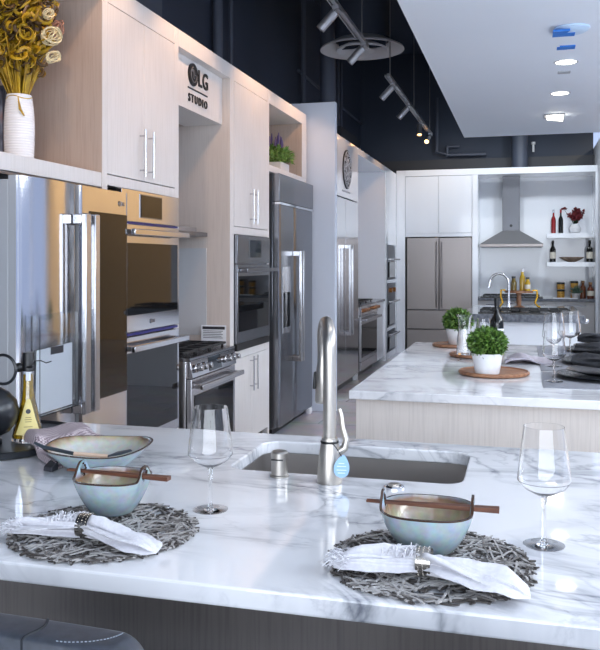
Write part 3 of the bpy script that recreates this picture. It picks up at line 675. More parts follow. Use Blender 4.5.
o = thing('red_flowers', (.76, 13.62, 2.03), 'bunch of dark red flowers in the white shelf vase', 'flowers')
REDF = noise_col(mat('dark_red_petal', (120, 36, 44), .7), [(90, 24, 34), (150, 56, 62)], nscale=20)
m_ = MB(); s_ = MB()
for i in range(26):
    a = rnd.uniform(0, 6.28); e = rnd.uniform(.2, 1.0); p = Vector((.76+math.cos(a)*.17*e, 13.62+math.sin(a)*.12*e, 2.16+rnd.uniform(-.05, .15)))
    s_.cyl((.76, 13.62, 2.03), p, .003, seg=5)
    for j in range(12): m_.leaf(p, (rnd.gauss(0,1), rnd.gauss(0,1), rnd.gauss(0,1)), (rnd.gauss(0,1), rnd.gauss(0,1), 1), .055, .045)
m_.build('petals', REDF, o, smooth=False); s_.build('stems', LEAFD, o)
o = MB().lathe([(.05, 0), (.12, .03), (.19, .075), (.185, .08), (.11, .04), (.001, .025)], (.71, 13.62, 1.46), 32).build('wooden_bowl', noise_col(mat('driftwood', (150, 128, 110), .6), [(120, 98, 82), (178, 156, 136)], nscale=14), loc=(.71, 13.62, 1.46))
tag(o, 'shallow rustic wooden bowl on the lower shelf between the wine bottles', 'bowl')
SPICE = noise_col(mat('yellow_grains', (190, 140, 50), .6), [(150, 96, 30), (220, 176, 80)], nscale=60)
for x, z, hh, l in ((.545, .896, .13, 'lower'), (.545, 1.03, .11, 'upper'), (.75, .896, .15, 'lower'), (.75, 1.05, .11, 'upper')):
    o = thing('storage_jar', (x, 13.6, z), '%s glass jar of yellow grains in the %s stack on the back worktop' % (l, 'left' if x < .6 else 'right'), 'jar', 'stacked jars on the back worktop')
    MB().lathe([(.058, .002), (.058, hh-.03)], (x, 13.6, z), 24).build('contents', SPICE, o)
    MB().lathe([(.06, hh-.03), (.06, hh-.002)], (x, 13.6, z), 24).build('lid', BLACK, o)
bottle('liquor_bottle', (.98, 13.5, .896), .25, .05, mat('amber_glass', (96, 44, 22), .1, spec=.6), mat('cork', (170, 130, 90), .7), 'amber liquor bottle with cream label at the right end of the back worktop', 'bottle', CRM, neck=.45)
bottle('liquor_bottle', (.88, 13.66, .896), .27, .045, mat('brown_glass', (110, 60, 34), .15), mat('cork2', (176, 136, 96), .7), 'brown liquor bottle with cork behind the small succulent', 'bottle', neck=.5)
o = thing('potted_succulent', (.76, 13.38, .896), 'small grey green succulent in a pale pot on the back worktop', 'plant')
MB().lathe([(.05, 0), (.07, .08), (.065, .08), (.06, .07)], o['_org'], 24).build('pot', mat('concrete_pot', (190, 186, 184), .7), o)
m_ = MB()
for i in range(70):
    a = rnd.uniform(0, 6.28); e = rnd.uniform(.2, 1.3); m_.leaf((.76, 13.38, .965), (math.cos(a)*math.sin(e), math.sin(a)*math.sin(e), math.cos(e)), (math.cos(a), math.sin(a), 1), rnd.uniform(.08, .16), .03)
m_.build('leaves', mat('sage_leaf', (96, 122, 104), .6), o, smooth=False)
o = MB().box(.42, .78, 13.215, 13.30, .896, .908).build('open_book', PAPER, loc=(.6, 13.25, .896)); tag(o, 'white booklet lying at the front of the back worktop', 'booklet')

# ------------------------------------------------------------------ far island
o = thing('kitchen_island', (0, 9.7, 0), 'far white kitchen island with a grey stone top in front of the back wall', 'island')
MB().box(-.56, .55, 8.87, 10.55, 0, .834).build('base', WHITE, o, bevel=.003)
MB().box(-.63, .585, 8.8, 10.6, .835, .915).build('worktop', SLATE, o, bevel=.004)
for z in (.86, .62): MB().sphere((.60 if z > .8 else .575, 8.84, z), .03, 14, 8).build('knob', CHROME, o)
o = thing('gas_cooktop', (0, 9.1, .915), 'long black gas cooktop on the far island', 'cooktop')
MB().box(-.48, .5, 8.9, 9.4, .916, .93).build('plate', COOKBLK, o)
m_ = MB()
for i in range(10): m_.box(-.46+i*.1, -.448+i*.1, 8.93, 9.37, .945, .96)
for y in (8.93, 9.14, 9.36): m_.box(-.46, .452, y, y+.012, .945, .96)
for i in (0, 3, 6, 9):
    for y in (8.93, 9.36): m_.box(-.46+i*.1, -.448+i*.1, y, y+.012, .93, .946)
m_.build('grate', IRON, o)
for i in range(4): MB().lathe([(.05, .931), (.05, .942)], (-.3+i*.2, 9.15, 0), 16).build('burner', BLACK, o)
o = thing('kitchen_faucet', (-.18, 9.75, .915), 'steel gooseneck faucet on the far island', 'faucet')
MB().lathe([(.03, 0), (.03, .02), (.02, .05), (.02, .1)], o['_org'], 20).build('base', STEEL, o)
pts = [(-.18, 9.75, 1.0), (-.18, 9.75, 1.22)]+[(-.18-.105+.105*math.cos(a), 9.75, 1.22+.105*math.sin(a)) for a in [i*PI*.9/12 for i in range(1, 13)]]
MB().tube(pts, .014, seg=12).build('gooseneck', STEEL, o)
MB().cyl(pts[-1], (pts[-1][0]-.02, 9.75, pts[-1][2]-.09), .016, .02).build('spray_head', STEEL, o)
MB().cyl((-.18, 9.75, .98), (-.1, 9.72, 1.0), .009).build('lever', STEEL, o)
o = thing('serving_stand', (-.07, 10.1, .915), 'wooden pedestal serving stand with gold handles on the far island', 'stand')
MB().lathe([(.07, 0), (.07, .015), (.025, .03), (.03, .1), (.025, .16), (.05, .18)], o['_org'], 24).build('pedestal', BOARD, o)
MB().lathe([(.165, .18), (.165, .205)], o['_org'], 36).build('tray', BOARD, o)
GOLDM = mat('gold_metal', (214, 168, 60), .2, 1.0)
for s_ in (-1, 1):
    x = -.07+s_*.155
    MB().tube([(x, 10.1, 1.125), (x+s_*.05, 10.1, 1.125), (x+s_*.055, 10.1, 1.05), (x+s_*.03, 10.1, .98), (x+s_*.06, 10.1, .935), (x+s_*.09, 10.1, .93)], .012, seg=10).build('gold_handle', GOLDM, o)
OILG = mat('golden_oil', (196, 160, 30), .1, spec=.6)
bottle('oil_bottle', (-.13, 10.1, 1.12), .17, .035, mat('dark_oil', (110, 92, 30), .1), BLACK, 'dark oil bottle at the left on the far serving stand', 'bottle', neck=.6)
bottle('oil_bottle', (-.03, 10.12, 1.12), .26, .034, OILG, WHT, 'tall golden oil bottle with pale stopper on the far serving stand', 'bottle', neck=.5)
bottle('oil_bottle', (.03, 10.05, 1.12), .16, .032, OILG, BLACK, 'short golden oil bottle at the right on the far serving stand', 'bottle', CRM, neck=.6)

# ------------------------------------------------------------------ middle island
def slab(x0, x1, y0, y1, z0, z1, name, m, label, hole=None):
    bm = bmesh.new(); loops = []
    def loop(pts):
        vs = [bm.verts.new((x, y, z1)) for x, y in pts]; return [bm.edges.new((vs[i], vs[(i+1) % len(vs)])) for i in range(len(vs))]
    ed = loop([(x0, y0), (x1, y0), (x1, y1), (x0, y1)])
    if hole: ed += loop(hole)
    bmesh.ops.triangle_fill(bm, use_beauty=True, edges=ed)
    r = bmesh.ops.extrude_face_region(bm, geom=bm.faces[:])
    bmesh.ops.translate(bm, verts=[v for v in r['geom'] if isinstance(v, bmesh.types.BMVert)], vec=(0, 0, z0-z1))
    bmesh.ops.recalc_face_normals(bm, faces=bm.faces)
    loc = Vector(((x0+x1)/2, (y0+y1)/2, z0)); bmesh.ops.translate(bm, verts=bm.verts, vec=-loc)
    me = bpy.data.meshes.new(name); bm.to_mesh(me); bm.free(); me.materials.append(m)
    o = bpy.data.objects.new(name, me); COL.objects.link(o); o.location = loc; o['_org'] = tuple(loc)
    b = o.modifiers.new('bevel', 'BEVEL'); b.width = .004; b.segments = 2; b.limit_method = 'ANGLE'; b.angle_limit = math.radians(50)
    return tag(o, label, 'countertop')
def rrect(x0, x1, y0, y1, r, n=6):
    pts = []
    for cx, cy, a0 in ((x1-r, y0+r, -90), (x1-r, y1-r, 0), (x0+r, y1-r, 90), (x0+r, y0+r, 180)):
        for i in range(n+1):
            a = math.radians(a0+90*i/n); pts.append((cx+r*math.cos(a), cy+r*math.sin(a)))
    return pts
Z = .92
slab(-.715, 1.7, 3.385, 5.56, .884, Z, 'island_countertop', MARBLE2, 'white marble countertop of the middle island carrying the topiary plants')
o = thing('island_cabinet', (.45, 4.4, 0), 'light wood base of the middle island', 'island')
MB().box(-.69, 1.65, 3.42, 3.44, 0, .883).build('front_panel', ISLW, o)
MB().box(-.69, -.67, 3.441, 5.52, 0, .883).build('side_panel', ISLW, o)
MB().box(1.63, 1.65, 3.441, 5.52, 0, .883).build('side_panel', ISLW, o)
MB().box(-.669, 1.629, 5.5, 5.52, 0, .883).build('back_panel', ISLW, o)

def foliage(c, R, n, L, W, m, parent, seed, name='foliage', sz=1.0):
    r = random.Random(seed); k = MB(); c = Vector(c)
    k.sphere(c, R*.72, 20, 12, 1, sz)
    for i in range(n):
        d = Vector((r.gauss(0,1), r.gauss(0,1), r.gauss(0,1))).normalized(); e = R*r.uniform(.68, .93)
        dd = (d+Vector((r.gauss(0,.6), r.gauss(0,.6), r.gauss(0,.6)))).normalized()
        k.leaf(c+Vector((d.x*e, d.y*e, d.z*e*sz)), dd, d+Vector((r.gauss(0,.4), r.gauss(0,.4), r.gauss(0,.4))), L*r.uniform(.7, 1.2), W*r.uniform(.7, 1.2))
    return k.build(name, [m, LEAFD], parent, smooth=False)
def board(x, y, r, label):
    return tag(MB().lathe([(r*.93, 0), (r, .006), (r, .016), (r*.96, .02), (r*.92, .014), (.001, .014)], (x, y, Z), 48).build('round_board', BOARD, loc=(x, y, Z)), label, 'board', 'round wooden boards')
board(-.145, 4.06, .167, 'round wooden board under the nearest topiary plant')
board(-.27, 4.80, .15, 'round wooden board under the glass carafe and wine bottle')
board(-.45, 5.33, .125, 'round wooden board under the farthest topiary plant')
def topiary(x, y, s, label, seed):
    z = Z+.0145
    o = thing('topiary_plant', (x, y, z), label, 'plant', 'boxwood topiaries')
    MB().lathe([(.058*s, 0), (.062*s, .004), (.079*s, .105*s), (.073*s, .105*s), (.07*s, .09*s), (.001, .09*s)], (x, y, z), 32).build('pot', WHT, o)
    foliage((x, y, z+.155*s), .098*s, 1500, .027*s, .016*s, LEAF, o, seed, sz=.82)
    MB().cyl((x, y, z+.09*s), (x, y, z+.13*s), .012*s).build('stem', BROWN, o)
topiary(-.172, 3.97, .92, 'nearest round green topiary in a white pot on a wooden board', 3)
topiary(-.415, 5.34, .95, 'farther round green topiary in a white pot, left behind the glass carafe', 5)
bottle('wine_bottle', (-.155, 4.82, Z+.0145), .32, .038, WINE, BLACK, 'dark wine bottle with white label standing behind the nearest topiary', 'bottle', PAPER)
def glassware(name, loc, prof, label, cat, group=None):
    return tag(MB().lathe(prof, loc, 40, closed=True).build(name, GLASS, loc=loc), label, cat, group)
zb = Z+.0145
glassware('glass_carafe', (-.33, 4.74, zb), [(.0005, 0), (.042, 0), (.046, .01), (.044, .08), (.033, .16), (.036, .2), (.044, .225), (.042, .225), (.034, .2), (.031, .16), (.041, .08), (.043, .014), (.0005, .01)], 'clear flared glass carafe on the wooden board left of the wine bottle', 'carafe')
glassware('glass_hurricane', (-.232, 4.86, zb), [(.0005, 0), (.04, 0), (.046, .03), (.045, .12), (.036, .2), (.034, .2), (.043, .12), (.044, .03), (.038, .006), (.0005, .006)], 'clear glass tumbler vase between the carafe and the wine bottle', 'vase')
# folded grey cloth on the middle island
def cloth_patch(name, f, nu, nv, th, m, label, cat, loc, parts=None):
    k = MB(); top = [[Vector(f(i/nu, j/nv)) for j in range(nv+1)] for i in range(nu+1)]
    idx = lambda i, j, s: (i*(nv+1)+j)+s*(nu+1)*(nv+1)
    vs = [p for row in top for p in row]+[p-Vector((0, 0, th)) for row in top for p in row]; fs = []
    for i in range(nu):
        for j in range(nv):
            fs.append((idx(i,j,0), idx(i+1,j,0), idx(i+1,j+1,0), idx(i,j+1,0))); fs.append((idx(i,j,1), idx(i,j+1,1), idx(i+1,j+1,1), idx(i+1,j,1)))
    for i in range(nu):
        fs.append((idx(i,0,0), idx(i,0,1), idx(i+1,0,1), idx(i+1,0,0))); fs.append((idx(i,nv,0), idx(i+1,nv,0), idx(i+1,nv,1), idx(i,nv,1)))
    for j in range(nv):
        fs.append((idx(0,j,0), idx(0,j+1,0), idx(0,j+1,1), idx(0,j,1))); fs.append((idx(nu,j,0), idx(nu,j,1), idx(nu,j+1,1), idx(nu,j+1,0)))
    k.add(vs, fs); return tag(k.build(name, m, loc=loc, sharp=70), label, cat)
def fc(u, v):
    x = -.10+.24*u; y = 4.45+.26*v+.05*u; z = Z+.012+.03*math.exp(-((u-.35)/.3)**2)*(.6+.4*math.sin(v*9+u*4))+.006*math.sin(u*14+v*5)*(1-u); return (x, y, max(z, Z+.011))
cloth_patch('folded_cloth', fc, 24, 16, .01, GCLOTH, 'crumpled grey cloth lying right of the wine bottle on the middle island', 'cloth', (0, 4.6, Z))

# wine glasses (front pair and middle island)
def wine_glass(loc, label, s=1.0):
    o = thing('wine_glass', loc, label, 'wine glass', 'wine glasses')
    x, y, z = loc
    P = lambda pr: [(r*s, h*s) for r, h in pr]
    MB().lathe(P([(.0005, 0), (.038, 0), (.0385, .0006), (.02, .0014), (.007, .004), (.0045, .012), (.0005, .012)]), loc, 48, closed=True).build('foot', GLASS, o)
    MB().lathe(P([(.0045, .0115), (.0038, .03), (.0038, .075), (.006, .0905)]), loc, 20).build('stem', GLASS, o)
    MB().lathe(P([(.0005, .091), (.007, .092), (.02, .098), (.041, .110), (.0497, .1225), (.0490, .135), (.0445, .175), (.0378, .226),
                  (.0368, .226), (.0434, .175), (.0478, .135), (.0485, .123), (.0402, .1115), (.02, .0995), (.0005, .0945)]), loc, 56, closed=True).build('bowl', GLASS, o)
    return o
wg = wine_glass((.035, 1.637, Z+.0002), 'clear wine glass standing at right beside the right woven placemat')
dup(wg, (-.662, 1.678, Z+.0002), 'clear wine glass standing between the sink and the left woven placemat', group='wine glasses', scale=(.99,)*3)
dup(wg, (.125, 3.86, Z+.0042), 'nearest wine glass on the middle island by the black plates', group='wine glasses', scale=(1.05, 1.05, 1.0))
dup(wg, (.142, 4.42, Z+.0042), 'second wine glass on the middle island, directly behind the nearest one', group='wine glasses', scale=(1.15, 1.15, 1.22))
dup(wg, (.245, 4.88, Z+.0042), 'wine glass on the middle island behind the stacked black plates, rightmost of the trio', group='wine glasses', scale=(1.15, 1.15, 1.15))

# place settings on the middle island
for y0, y1, l in ((3.68, 4.19, 'nearest'), (4.25, 4.80, 'middle'), (4.86, 5.44, 'farthest')):
    o = MB().box(.075, .68, y0, y1, Z, Z+.004).build('rectangular_placemat', MATG, loc=(.35, y0, Z), bevel=.001); tag(o, '%s grey rectangular placemat on the middle island' % l, 'placemat', 'grey placemats')
PLATE = mat('black_stoneware', (34, 36, 41), .22)
def plate(x, y, z, r, label):
    return tag(MB().lathe([(r*.6, 0), (r*.66, .003), (r, .018), (r*.995, .021), (r*.68, .009), (.001, .007)], (x, y, z), 48).build('dinner_plate', PLATE, loc=(x, y, z)), label, 'plate', 'black plates')
def tube_cloth(k, path, wid, hei, seg=28, wr=.12, seed=0, mi=0, pinch=None):
    r = random.Random(seed); ph = [r.uniform(0, 6) for _ in range(6)]; n = len(path); vs = []; fs = []
    P = [Vector(p) for p in path]
    for i, p in enumerate(P):
        t = (P[min(i+1, n-1)]-P[max(i-1, 0)]); t.z = 0; t.normalize(); B = Vector((-t.y, t.x, 0)); u = i/(n-1)
        w_ = wr*(1-.97*math.exp(-((u-pinch)/.055)**2)) if pinch else wr
        for j in range(seg):
            a = 2*PI*j/seg
            crease = 1-2*abs(math.sin(2.5*a+ph[0]+2.2*u))**.6; fold = 1-2*abs(math.sin(1.5*a+ph[3]-4*u))**.7
            m_ = 1+w_*(.75*crease+.5*fold+.35*math.sin(7*a+ph[1]-7*u)+.3*math.sin(3*a+ph[2]+13*u)-.25)/1.5
            z = math.sin(a)*hei[i]*(m_ if a < PI else .85)
            vs.append(p+B*math.cos(a)*wid[i]*m_+Vector((0, 0, max(z, -hei[i]))))
    for i in range(n-1):
        for j in range(seg):
            l = (j+1) % seg; fs.append((i*seg+j, i*seg+l, (i+1)*seg+l, (i+1)*seg+j))
    fs.append(tuple(range(seg-1, -1, -1))); fs.append(tuple((n-1)*seg+j for j in range(seg)))
    k.add(vs, fs, mi)
def lerp_list(keys, n):
    out = []
    for i in range(n):
        u = i/(n-1)
        for (a, va), (b, vb) in zip(keys, keys[1:]):
            if a <= u <= b+1e-9:
                q = (u-a)/(b-a); q = q*q*(3-2*q)
                out.append(tuple(x+(y_-x)*q for x, y_ in zip(va, vb)) if isinstance(va, tuple) else va+(vb-va)*q); break
    return out
for i, (x, y, l) in enumerate(((.345, 4.03, 'nearest'), (.39, 4.6, 'middle'), (.44, 5.2, 'farthest'))):
    plate(x, y, Z+.0042, .205, '%s large black plate on its grey placemat' % l)
    plate(x+.01, y, Z+.0232, .17, 'smaller black plate stacked on the %s large black plate' % l)
    zz = Z+.0275+.032; n = 26
    k = MB(); tube_cloth(k, lerp_list([(0, (x-.13, y+.02, zz+.022)), (.5, (x+.02, y-.01, zz+.022)), (1, (x+.22, y-.03, zz+.015))], n), lerp_list([(0, .06), (.35, .07), (.5, .04), (.65, .07), (1, .05)], n), lerp_list([(0, .024), (.35, .036), (.5, .026), (.65, .036), (1, .015)], n), wr=.4, seed=i)
    tag(k.build('cloth_napkin', NAPB, loc=(x, y, zz), sharp=80), 'black cloth napkin gathered across the %s black plate' % l, 'napkin', 'black napkins')

# ------------------------------------------------------------------ front island
SX0, SX1, SY0, SY1 = -.752, -.148, 2.025, 2.372
slab(-2.3, 1.5, 1.287, 2.472, .885, Z, 'island_countertop', MARBLE, 'white marble countertop of the front island with the place settings and sink', rrect(SX0, SX1, SY0, SY1, .05))
o = thing('island_cabinet', (-.4, 2.0, 0), 'wood base panel coloured for overhang shade under the front island countertop', 'island')
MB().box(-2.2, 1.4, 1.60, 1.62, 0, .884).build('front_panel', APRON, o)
MB().box(-2.2, 1.4, 2.42, 2.44, 0, .884).build('back_panel', ISLW, o)
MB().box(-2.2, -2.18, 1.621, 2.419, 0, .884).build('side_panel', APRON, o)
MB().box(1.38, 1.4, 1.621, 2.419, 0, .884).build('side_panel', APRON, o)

o = thing('kitchen_sink', (-.45, 2.2, .68), 'undermount brushed stainless sink set in the front island', 'sink')
k = MB(); lv = [(.884, -.004, .052), (.87, -.004, .052), (.70, .0, .05), (.685, .012, .045), (.68, .04, .03)]
loops = []; vs = []; fs = []
for z, ins, r in lv: loops.append([(x, y, z) for x, y in rrect(SX0+ins, SX1-ins, SY0+ins, SY1-ins, r)])
n = len(loops[0])
for l in loops: vs += l
for i in range(len(loops)-1):
    for j in range(n): fs.append((i*n+j, i*n+(j+1) % n, (i+1)*n+(j+1) % n, (i+1)*n+j))
fs.append(tuple((len(loops)-1)*n+j for j in range(n)))
# outer flange
fl = [(x, y, .884) for x, y in rrect(SX0-.02, SX1+.02, SY0-.02, SY1+.02, .06)]; b0 = len(vs); vs += fl
for j in range(n): fs.append((j, (j+1) % n, b0+(j+1) % n, b0+j))
k.add(vs, fs); SINKM = steel('satin_sink_steel', (190, 186, 183), (.34, .46), .4); b_ = k.build('basin', SINKM, o); sm = b_.modifiers.new('thickness', 'SOLIDIFY'); sm.thickness = .0012; sm.offset = 0
MB().lathe([(.055, 0), (.05, .004), (.02, .002), (.001, .002)], (-.45, 2.2, .6815), 28).build('drain', CHROME, o)

FX, FY = -.462, 1.963
o = thing('kitchen_faucet', (FX, FY, Z), 'tall brushed nickel pull-down faucet in front of the sink on the front island', 'faucet')
MB().lathe([(.0305, 0), (.031, .003), (.0295, .03), (.026, .07), (.021, .1), (.0195, .107), (.0195, .11)], (FX, FY, Z), 36).build('base', NICKEL, o)
dxy = Vector((-.36, .93, 0)).normalized(); R_ = .062; top = 1.245
pts = [(FX, FY, Z+.108), (FX, FY, 1.1), (FX, FY, 1.2)]
c0 = Vector((FX, FY, top))+dxy*R_
for i in range(15):
    a = PI-PI*i/14; pts.append(tuple(c0+dxy*R_*math.cos(a)+Vector((0, 0, R_*math.sin(a)))))
e = c0+dxy*R_; pts.append((e.x, e.y, 1.215))
MB().tube(pts, [.016]*(len(pts)-3)+[.0155, .015, .0145], seg=24, up=(1, 0, 0)).build('spout', NICKEL, o)
sh = MB().lathe([(.0148, 0), (.0148, -.015), (.017, -.03), (.0215, -.115), (.0195, -.122), (.001, -.122)], (e.x, e.y, 1.216), 28).build('spray_head', NICKEL, o)
MB().hexa([(e.x-.026, e.y-.012, 1.13), (e.x-.017, e.y-.012, 1.13), (e.x-.017, e.y+.008, 1.13), (e.x-.026, e.y+.008, 1.13), (e.x-.023, e.y-.01, 1.175), (e.x-.015, e.y-.01, 1.175), (e.x-.015, e.y+.006, 1.175), (e.x-.023, e.y+.006, 1.175)]).build('spray_button', BLACK, sh, bevel=.003)
MB().tube([(FX+.02, FY, Z+.075), (FX+.036, FY+.004, Z+.085), (FX+.04, FY+.008, Z+.105), (FX+.03, FY+.012, Z+.135), (FX+.026, FY+.014, Z+.165), (FX+.02, FY+.016, Z+.178)], [.011, .0095, .0075, .006, .005, .0045], seg=14).build('lever', NICKEL, o)
tg = thing('price_tag', (FX+.03, FY-.03, Z+.05), 'pale blue round plastic tag hanging on the front faucet base', 'tag')
tag_pts = [(.0, .034), (.006, .03), (.012, .022), (.0175, .01), (.019, 0), (.017, -.011), (.011, -.0185), (0, -.022), (-.011, -.0185), (-.017, -.011), (-.019, 0), (-.0175, .01), (-.012, .022), (-.006, .03)]
k = MB(); ax = Vector((.96, .12, 0)).normalized(); nn = Vector((-.12, .96, 0)).normalized(); bc = Vector((FX+.036, FY-.028, Z+.042))
tilt = math.radians(-8)
ring_ = lambda off: [bc+ax*(px*math.cos(tilt)-pz*math.sin(tilt))+Vector((0, 0, px*math.sin(tilt)+pz*math.cos(tilt)))+nn*off for px, pz in tag_pts]
n = len(tag_pts); k.add(ring_(0)+ring_(.0015), [tuple(range(n)), tuple(range(2*n-1, n-1, -1))]+[(i, (i+1) % n, n+(i+1) % n, n+i) for i in range(n)])
k.build('disc', mat('pale_blue_tag', (160, 200, 238), .25), tg)
MB().lathe([(.0218, 0), (.0228, .003), (.0218, .006), (.0212, .003)], (FX, FY, Z+.097), 32, closed=True).tube([(FX+.012, FY-.019, Z+.1), (FX+.022, FY-.026, Z+.092), tuple(bc+Vector((0, 0, .03)))], .0012, seg=6).build('black_cord', BLACK, tg)
k = MB()
for i, (a, w) in enumerate(((.012, .014), (.005, .022), (-.004, .024), (-.011, .018))):
    pc = bc+Vector((0, 0, a))-nn*.0006; k.add([pc-ax*w/2, pc+ax*w/2, pc+ax*w/2+Vector((0,0,.002)), pc-ax*w/2+Vector((0,0,.002))], [(0,1,2,3)])
k.build('printed_line', mat('tag_print', (226, 238, 250), .4), tg)

o = thing('air_gap', (-.597, 1.985, Z), 'short brushed nickel cylinder air gap cap left of the front faucet', 'air gap')
MB().lathe([(.024, 0), (.024, .004), (.0205, .006), (.0205, .046), (.0215, .047), (.0215, .06), (.018, .064), (.001, .065)], o['_org'], 32).build('cap', NICKEL, o)
MB().box(-.612, -.582, 1.9615, 1.966, Z+.044, Z+.047).build('vent_slot', BLACK, o)
o = thing('air_switch_button', (-.302, 1.955, Z), 'low chrome push button on the countertop in front of the sink right side', 'button')
MB().lathe([(.024, 0), (.024, .004), (.021, .006), (.014, .006), (.013, .004)], o['_org'], 32).build('ring', CHROME, o)
MB().lathe([(.0128, .0005), (.0128, .009), (.011, .0105), (.001, .0105)], o['_org'], 28).build('button', NICKEL, o)

# woven placemats
def woven(cx, cy, R, seed, label):
    r = random.Random(seed); k = MB()
    def strip(a, b, z0, z1, w, h, bend, mi=0):
        a = Vector(a); b = Vector(b); d = (b-a).normalized(); s = Vector((-d.y, d.x, 0)); n = 6
        pts = [a.lerp(b, i/n)+s*bend*math.sin(PI*i/n) for i in range(n+1)]
        vs = []; fs = []
        for i, p in enumerate(pts):
            z = z0+(z1-z0)*i/n+.0014*math.sin(i*2.1+a.x*50)
            vs += [p+s*w/2+Vector((0,0,z)), p-s*w/2+Vector((0,0,z)), p-s*w/2+Vector((0,0,z+h)), p+s*w/2+Vector((0,0,z+h))]
        for i in range(n):
            for j in range(4): q = (j+1) % 4; fs.append((i*4+j, i*4+q, i*4+4+q, i*4+4+j))
        fs += [(3,2,1,0), tuple(n*4+j for j in range(4))]
        k.add(vs, fs, mi)
    for i in range(500):
        a0 = r.uniform(0, 2*PI); span = r.uniform(.55, 1.5); q = r.uniform(.35, 1.0)
        c_ = Vector((math.cos(a0), math.sin(a0), 0))*R*r.uniform(0, .9)**.55; L_ = r.uniform(.05, .11); an = r.uniform(0, PI)
        d = Vector((math.cos(an), math.sin(an), 0))
        a = c_-d*L_*.5; b = c_+d*L_*.5
        for p in (a, b):
            if p.length > R: p *= R/p.length
        z = r.uniform(.001, .0065)
        lo = i < 270; z = r.uniform(.0006, .003) if lo else r.uniform(.0032, .0058)
        strip(Vector((cx, cy, Z))+a, Vector((cx, cy, Z))+b, z, z+r.uniform(-.0005, .0008), r.uniform(.0026, .0042), .0021, r.uniform(-.004, .004), 0 if lo else r.choice((1, 2, 2)))
    for i in range(70):   # rim weave
        a0 = 2*PI*i/70+r.uniform(-.05, .05); a1 = a0+r.uniform(.25, .42)
        p = lambda a, rr: Vector((cx+math.cos(a)*rr, cy+math.sin(a)*rr, Z))
        strip(p(a0, R*r.uniform(.9, 1.0)), p(a1, R*r.uniform(.9, 1.0)), r.uniform(.001, .006), r.uniform(.001, .006), .0042, .0022, .006, (0, 1, 0, 2)[i % 4])
    o = k.build('woven_placemat', [STRAWD, STRAW, STRAWL], loc=(cx, cy, Z), smooth=False)
    return tag(o, label, 'placemat', 'round woven placemats')
woven(-.812, 1.487, .187, 11, 'round dark silver woven placemat at left under the blue bowl')
woven(-.163, 1.482, .188, 23, 'round dark silver woven placemat at right under the blue bowl')

# glazed bowls
def bowl_mesh(parent, c, prof, th, rimfun, radfun, holes=None, N=120, M=26, name='body', lugfun=None):
    """prof(t) -> (r, z) outer; t 0..1"""
    k = MB(); vo = []; vi = []
    for i in range(M+1):
        t = i/M
        for j in range(N):
            a = 2*PI*j/N; r, z = prof(t); g = radfun(a, t); h = rimfun(a, t)
            vo.append((c[0]+r*g*math.cos(a), c[1]+r*g*math.sin(a), c[2]+z+h))
            ri = max(r-th, .0008); zi = max(z, th*1.3)
            vi.append((c[0]+ri*g*math.cos(a), c[1]+ri*g*math.sin(a), c[2]+zi+h))
    O = (M+1)*N; dele = set()
    if holes:
        for i in range(M):
            for j in range(N):
                x, y, z = [sum(vo[q][w] for q in (i*N+j, i*N+(j+1) % N, (i+1)*N+j, (i+1)*N+(j+1) % N))/4 for w in range(3)]
                for (hx, hy, hz, hr) in holes:
                    if (x-hx)**2+(y-hy)**2+(z-hz)**2 < hr*hr: dele.add((i, j))
    fo = []; fi = []; fr = []
    for i in range(M):
        for j in range(N):
            l = (j+1) % N
            if (i, j) in dele:
                for (di, dj, e0, e1) in ((-1, 0, (i, j), (i, l)), (1, 0, (i+1, l), (i+1, j)), (0, -1, (i+1, j), (i, j)), (0, 1, (i, l), (i+1, l))):
                    if (i+di, (j+dj) % N) not in dele: fr.append((e0[0]*N+e0[1], e1[0]*N+e1[1], O+e1[0]*N+e1[1], O+e0[0]*N+e0[1]))
                continue
            mi = fr if t_rim(i, M) else fo
            mi.append((i*N+j, i*N+l, (i+1)*N+l, (i+1)*N+j)); fi.append((O+i*N+j, O+(i+1)*N+j, O+(i+1)*N+l, O+i*N+l))
    for j in range(N): l = (j+1) % N; fr.append((M*N+j, M*N+l, O+M*N+l, O+M*N+j))
    fo.append(tuple(range(N-1, -1, -1))); fi.append(tuple(O+j for j in range(N)))
    k.add(vo+vi, fo, 0); b = 0
    k.f += fi+fr; k.m += [1]*len(fi)+[2]*len(fr)
    return k
t_rim = lambda i, M: i >= M-1
def udon_bowl(cx, cy, ang, label, S=1.0):
    zb = Z+.0092; c = (cx, cy, zb)
    def prof(t):
        if t < .12: q = t/.12; return (.001+.046*q*S, 0)
        q = (t-.12)/.88; return (.001+S*(.046+.041*(.5*q+.5*math.sin(q*PI/2))), .076*q**1.1)
    def lug(a):
        return sum(math.exp(-(((a-ang-s_*PI+PI) % (2*PI)-PI)/.27)**4) for s_ in (0, 1))
    rim = lambda a, t: lug(a)*.026*max(0, (t-.45)/.55)**1.5+.002*math.sin(3*a)*t**4-.005*t**3*(1-lug(a))*math.cos(2*(a-ang))**2*0
    rad = lambda a, t: 1-.055*lug(a)*t**3
    hz = zb+.083; hr = .0135; pr_ = .0835*S
    holes = [(cx+pr_*math.cos(ang+s_*PI), cy+pr_*math.sin(ang+s_*PI), zb+.0835, .0125) for s_ in (0, 1)]
    o = tag(bowl_mesh(None, c, prof, .0052, rim, rad, holes, 168, 34).build('noodle_bowl', [GL_OUT, GL_IN, GL_RIM], loc=c, sharp=60), label, 'bowl', 'glazed noodle bowls')
    return o
A1, A2 = math.radians(-3), math.radians(1)
udon_bowl(-.848, 1.585, A1, 'pale blue glazed noodle bowl with eared rim on the left placemat', .94)
udon_bowl(-.175, 1.535, A2, 'pale blue glazed noodle bowl with eared rim on the right placemat', 1.03)
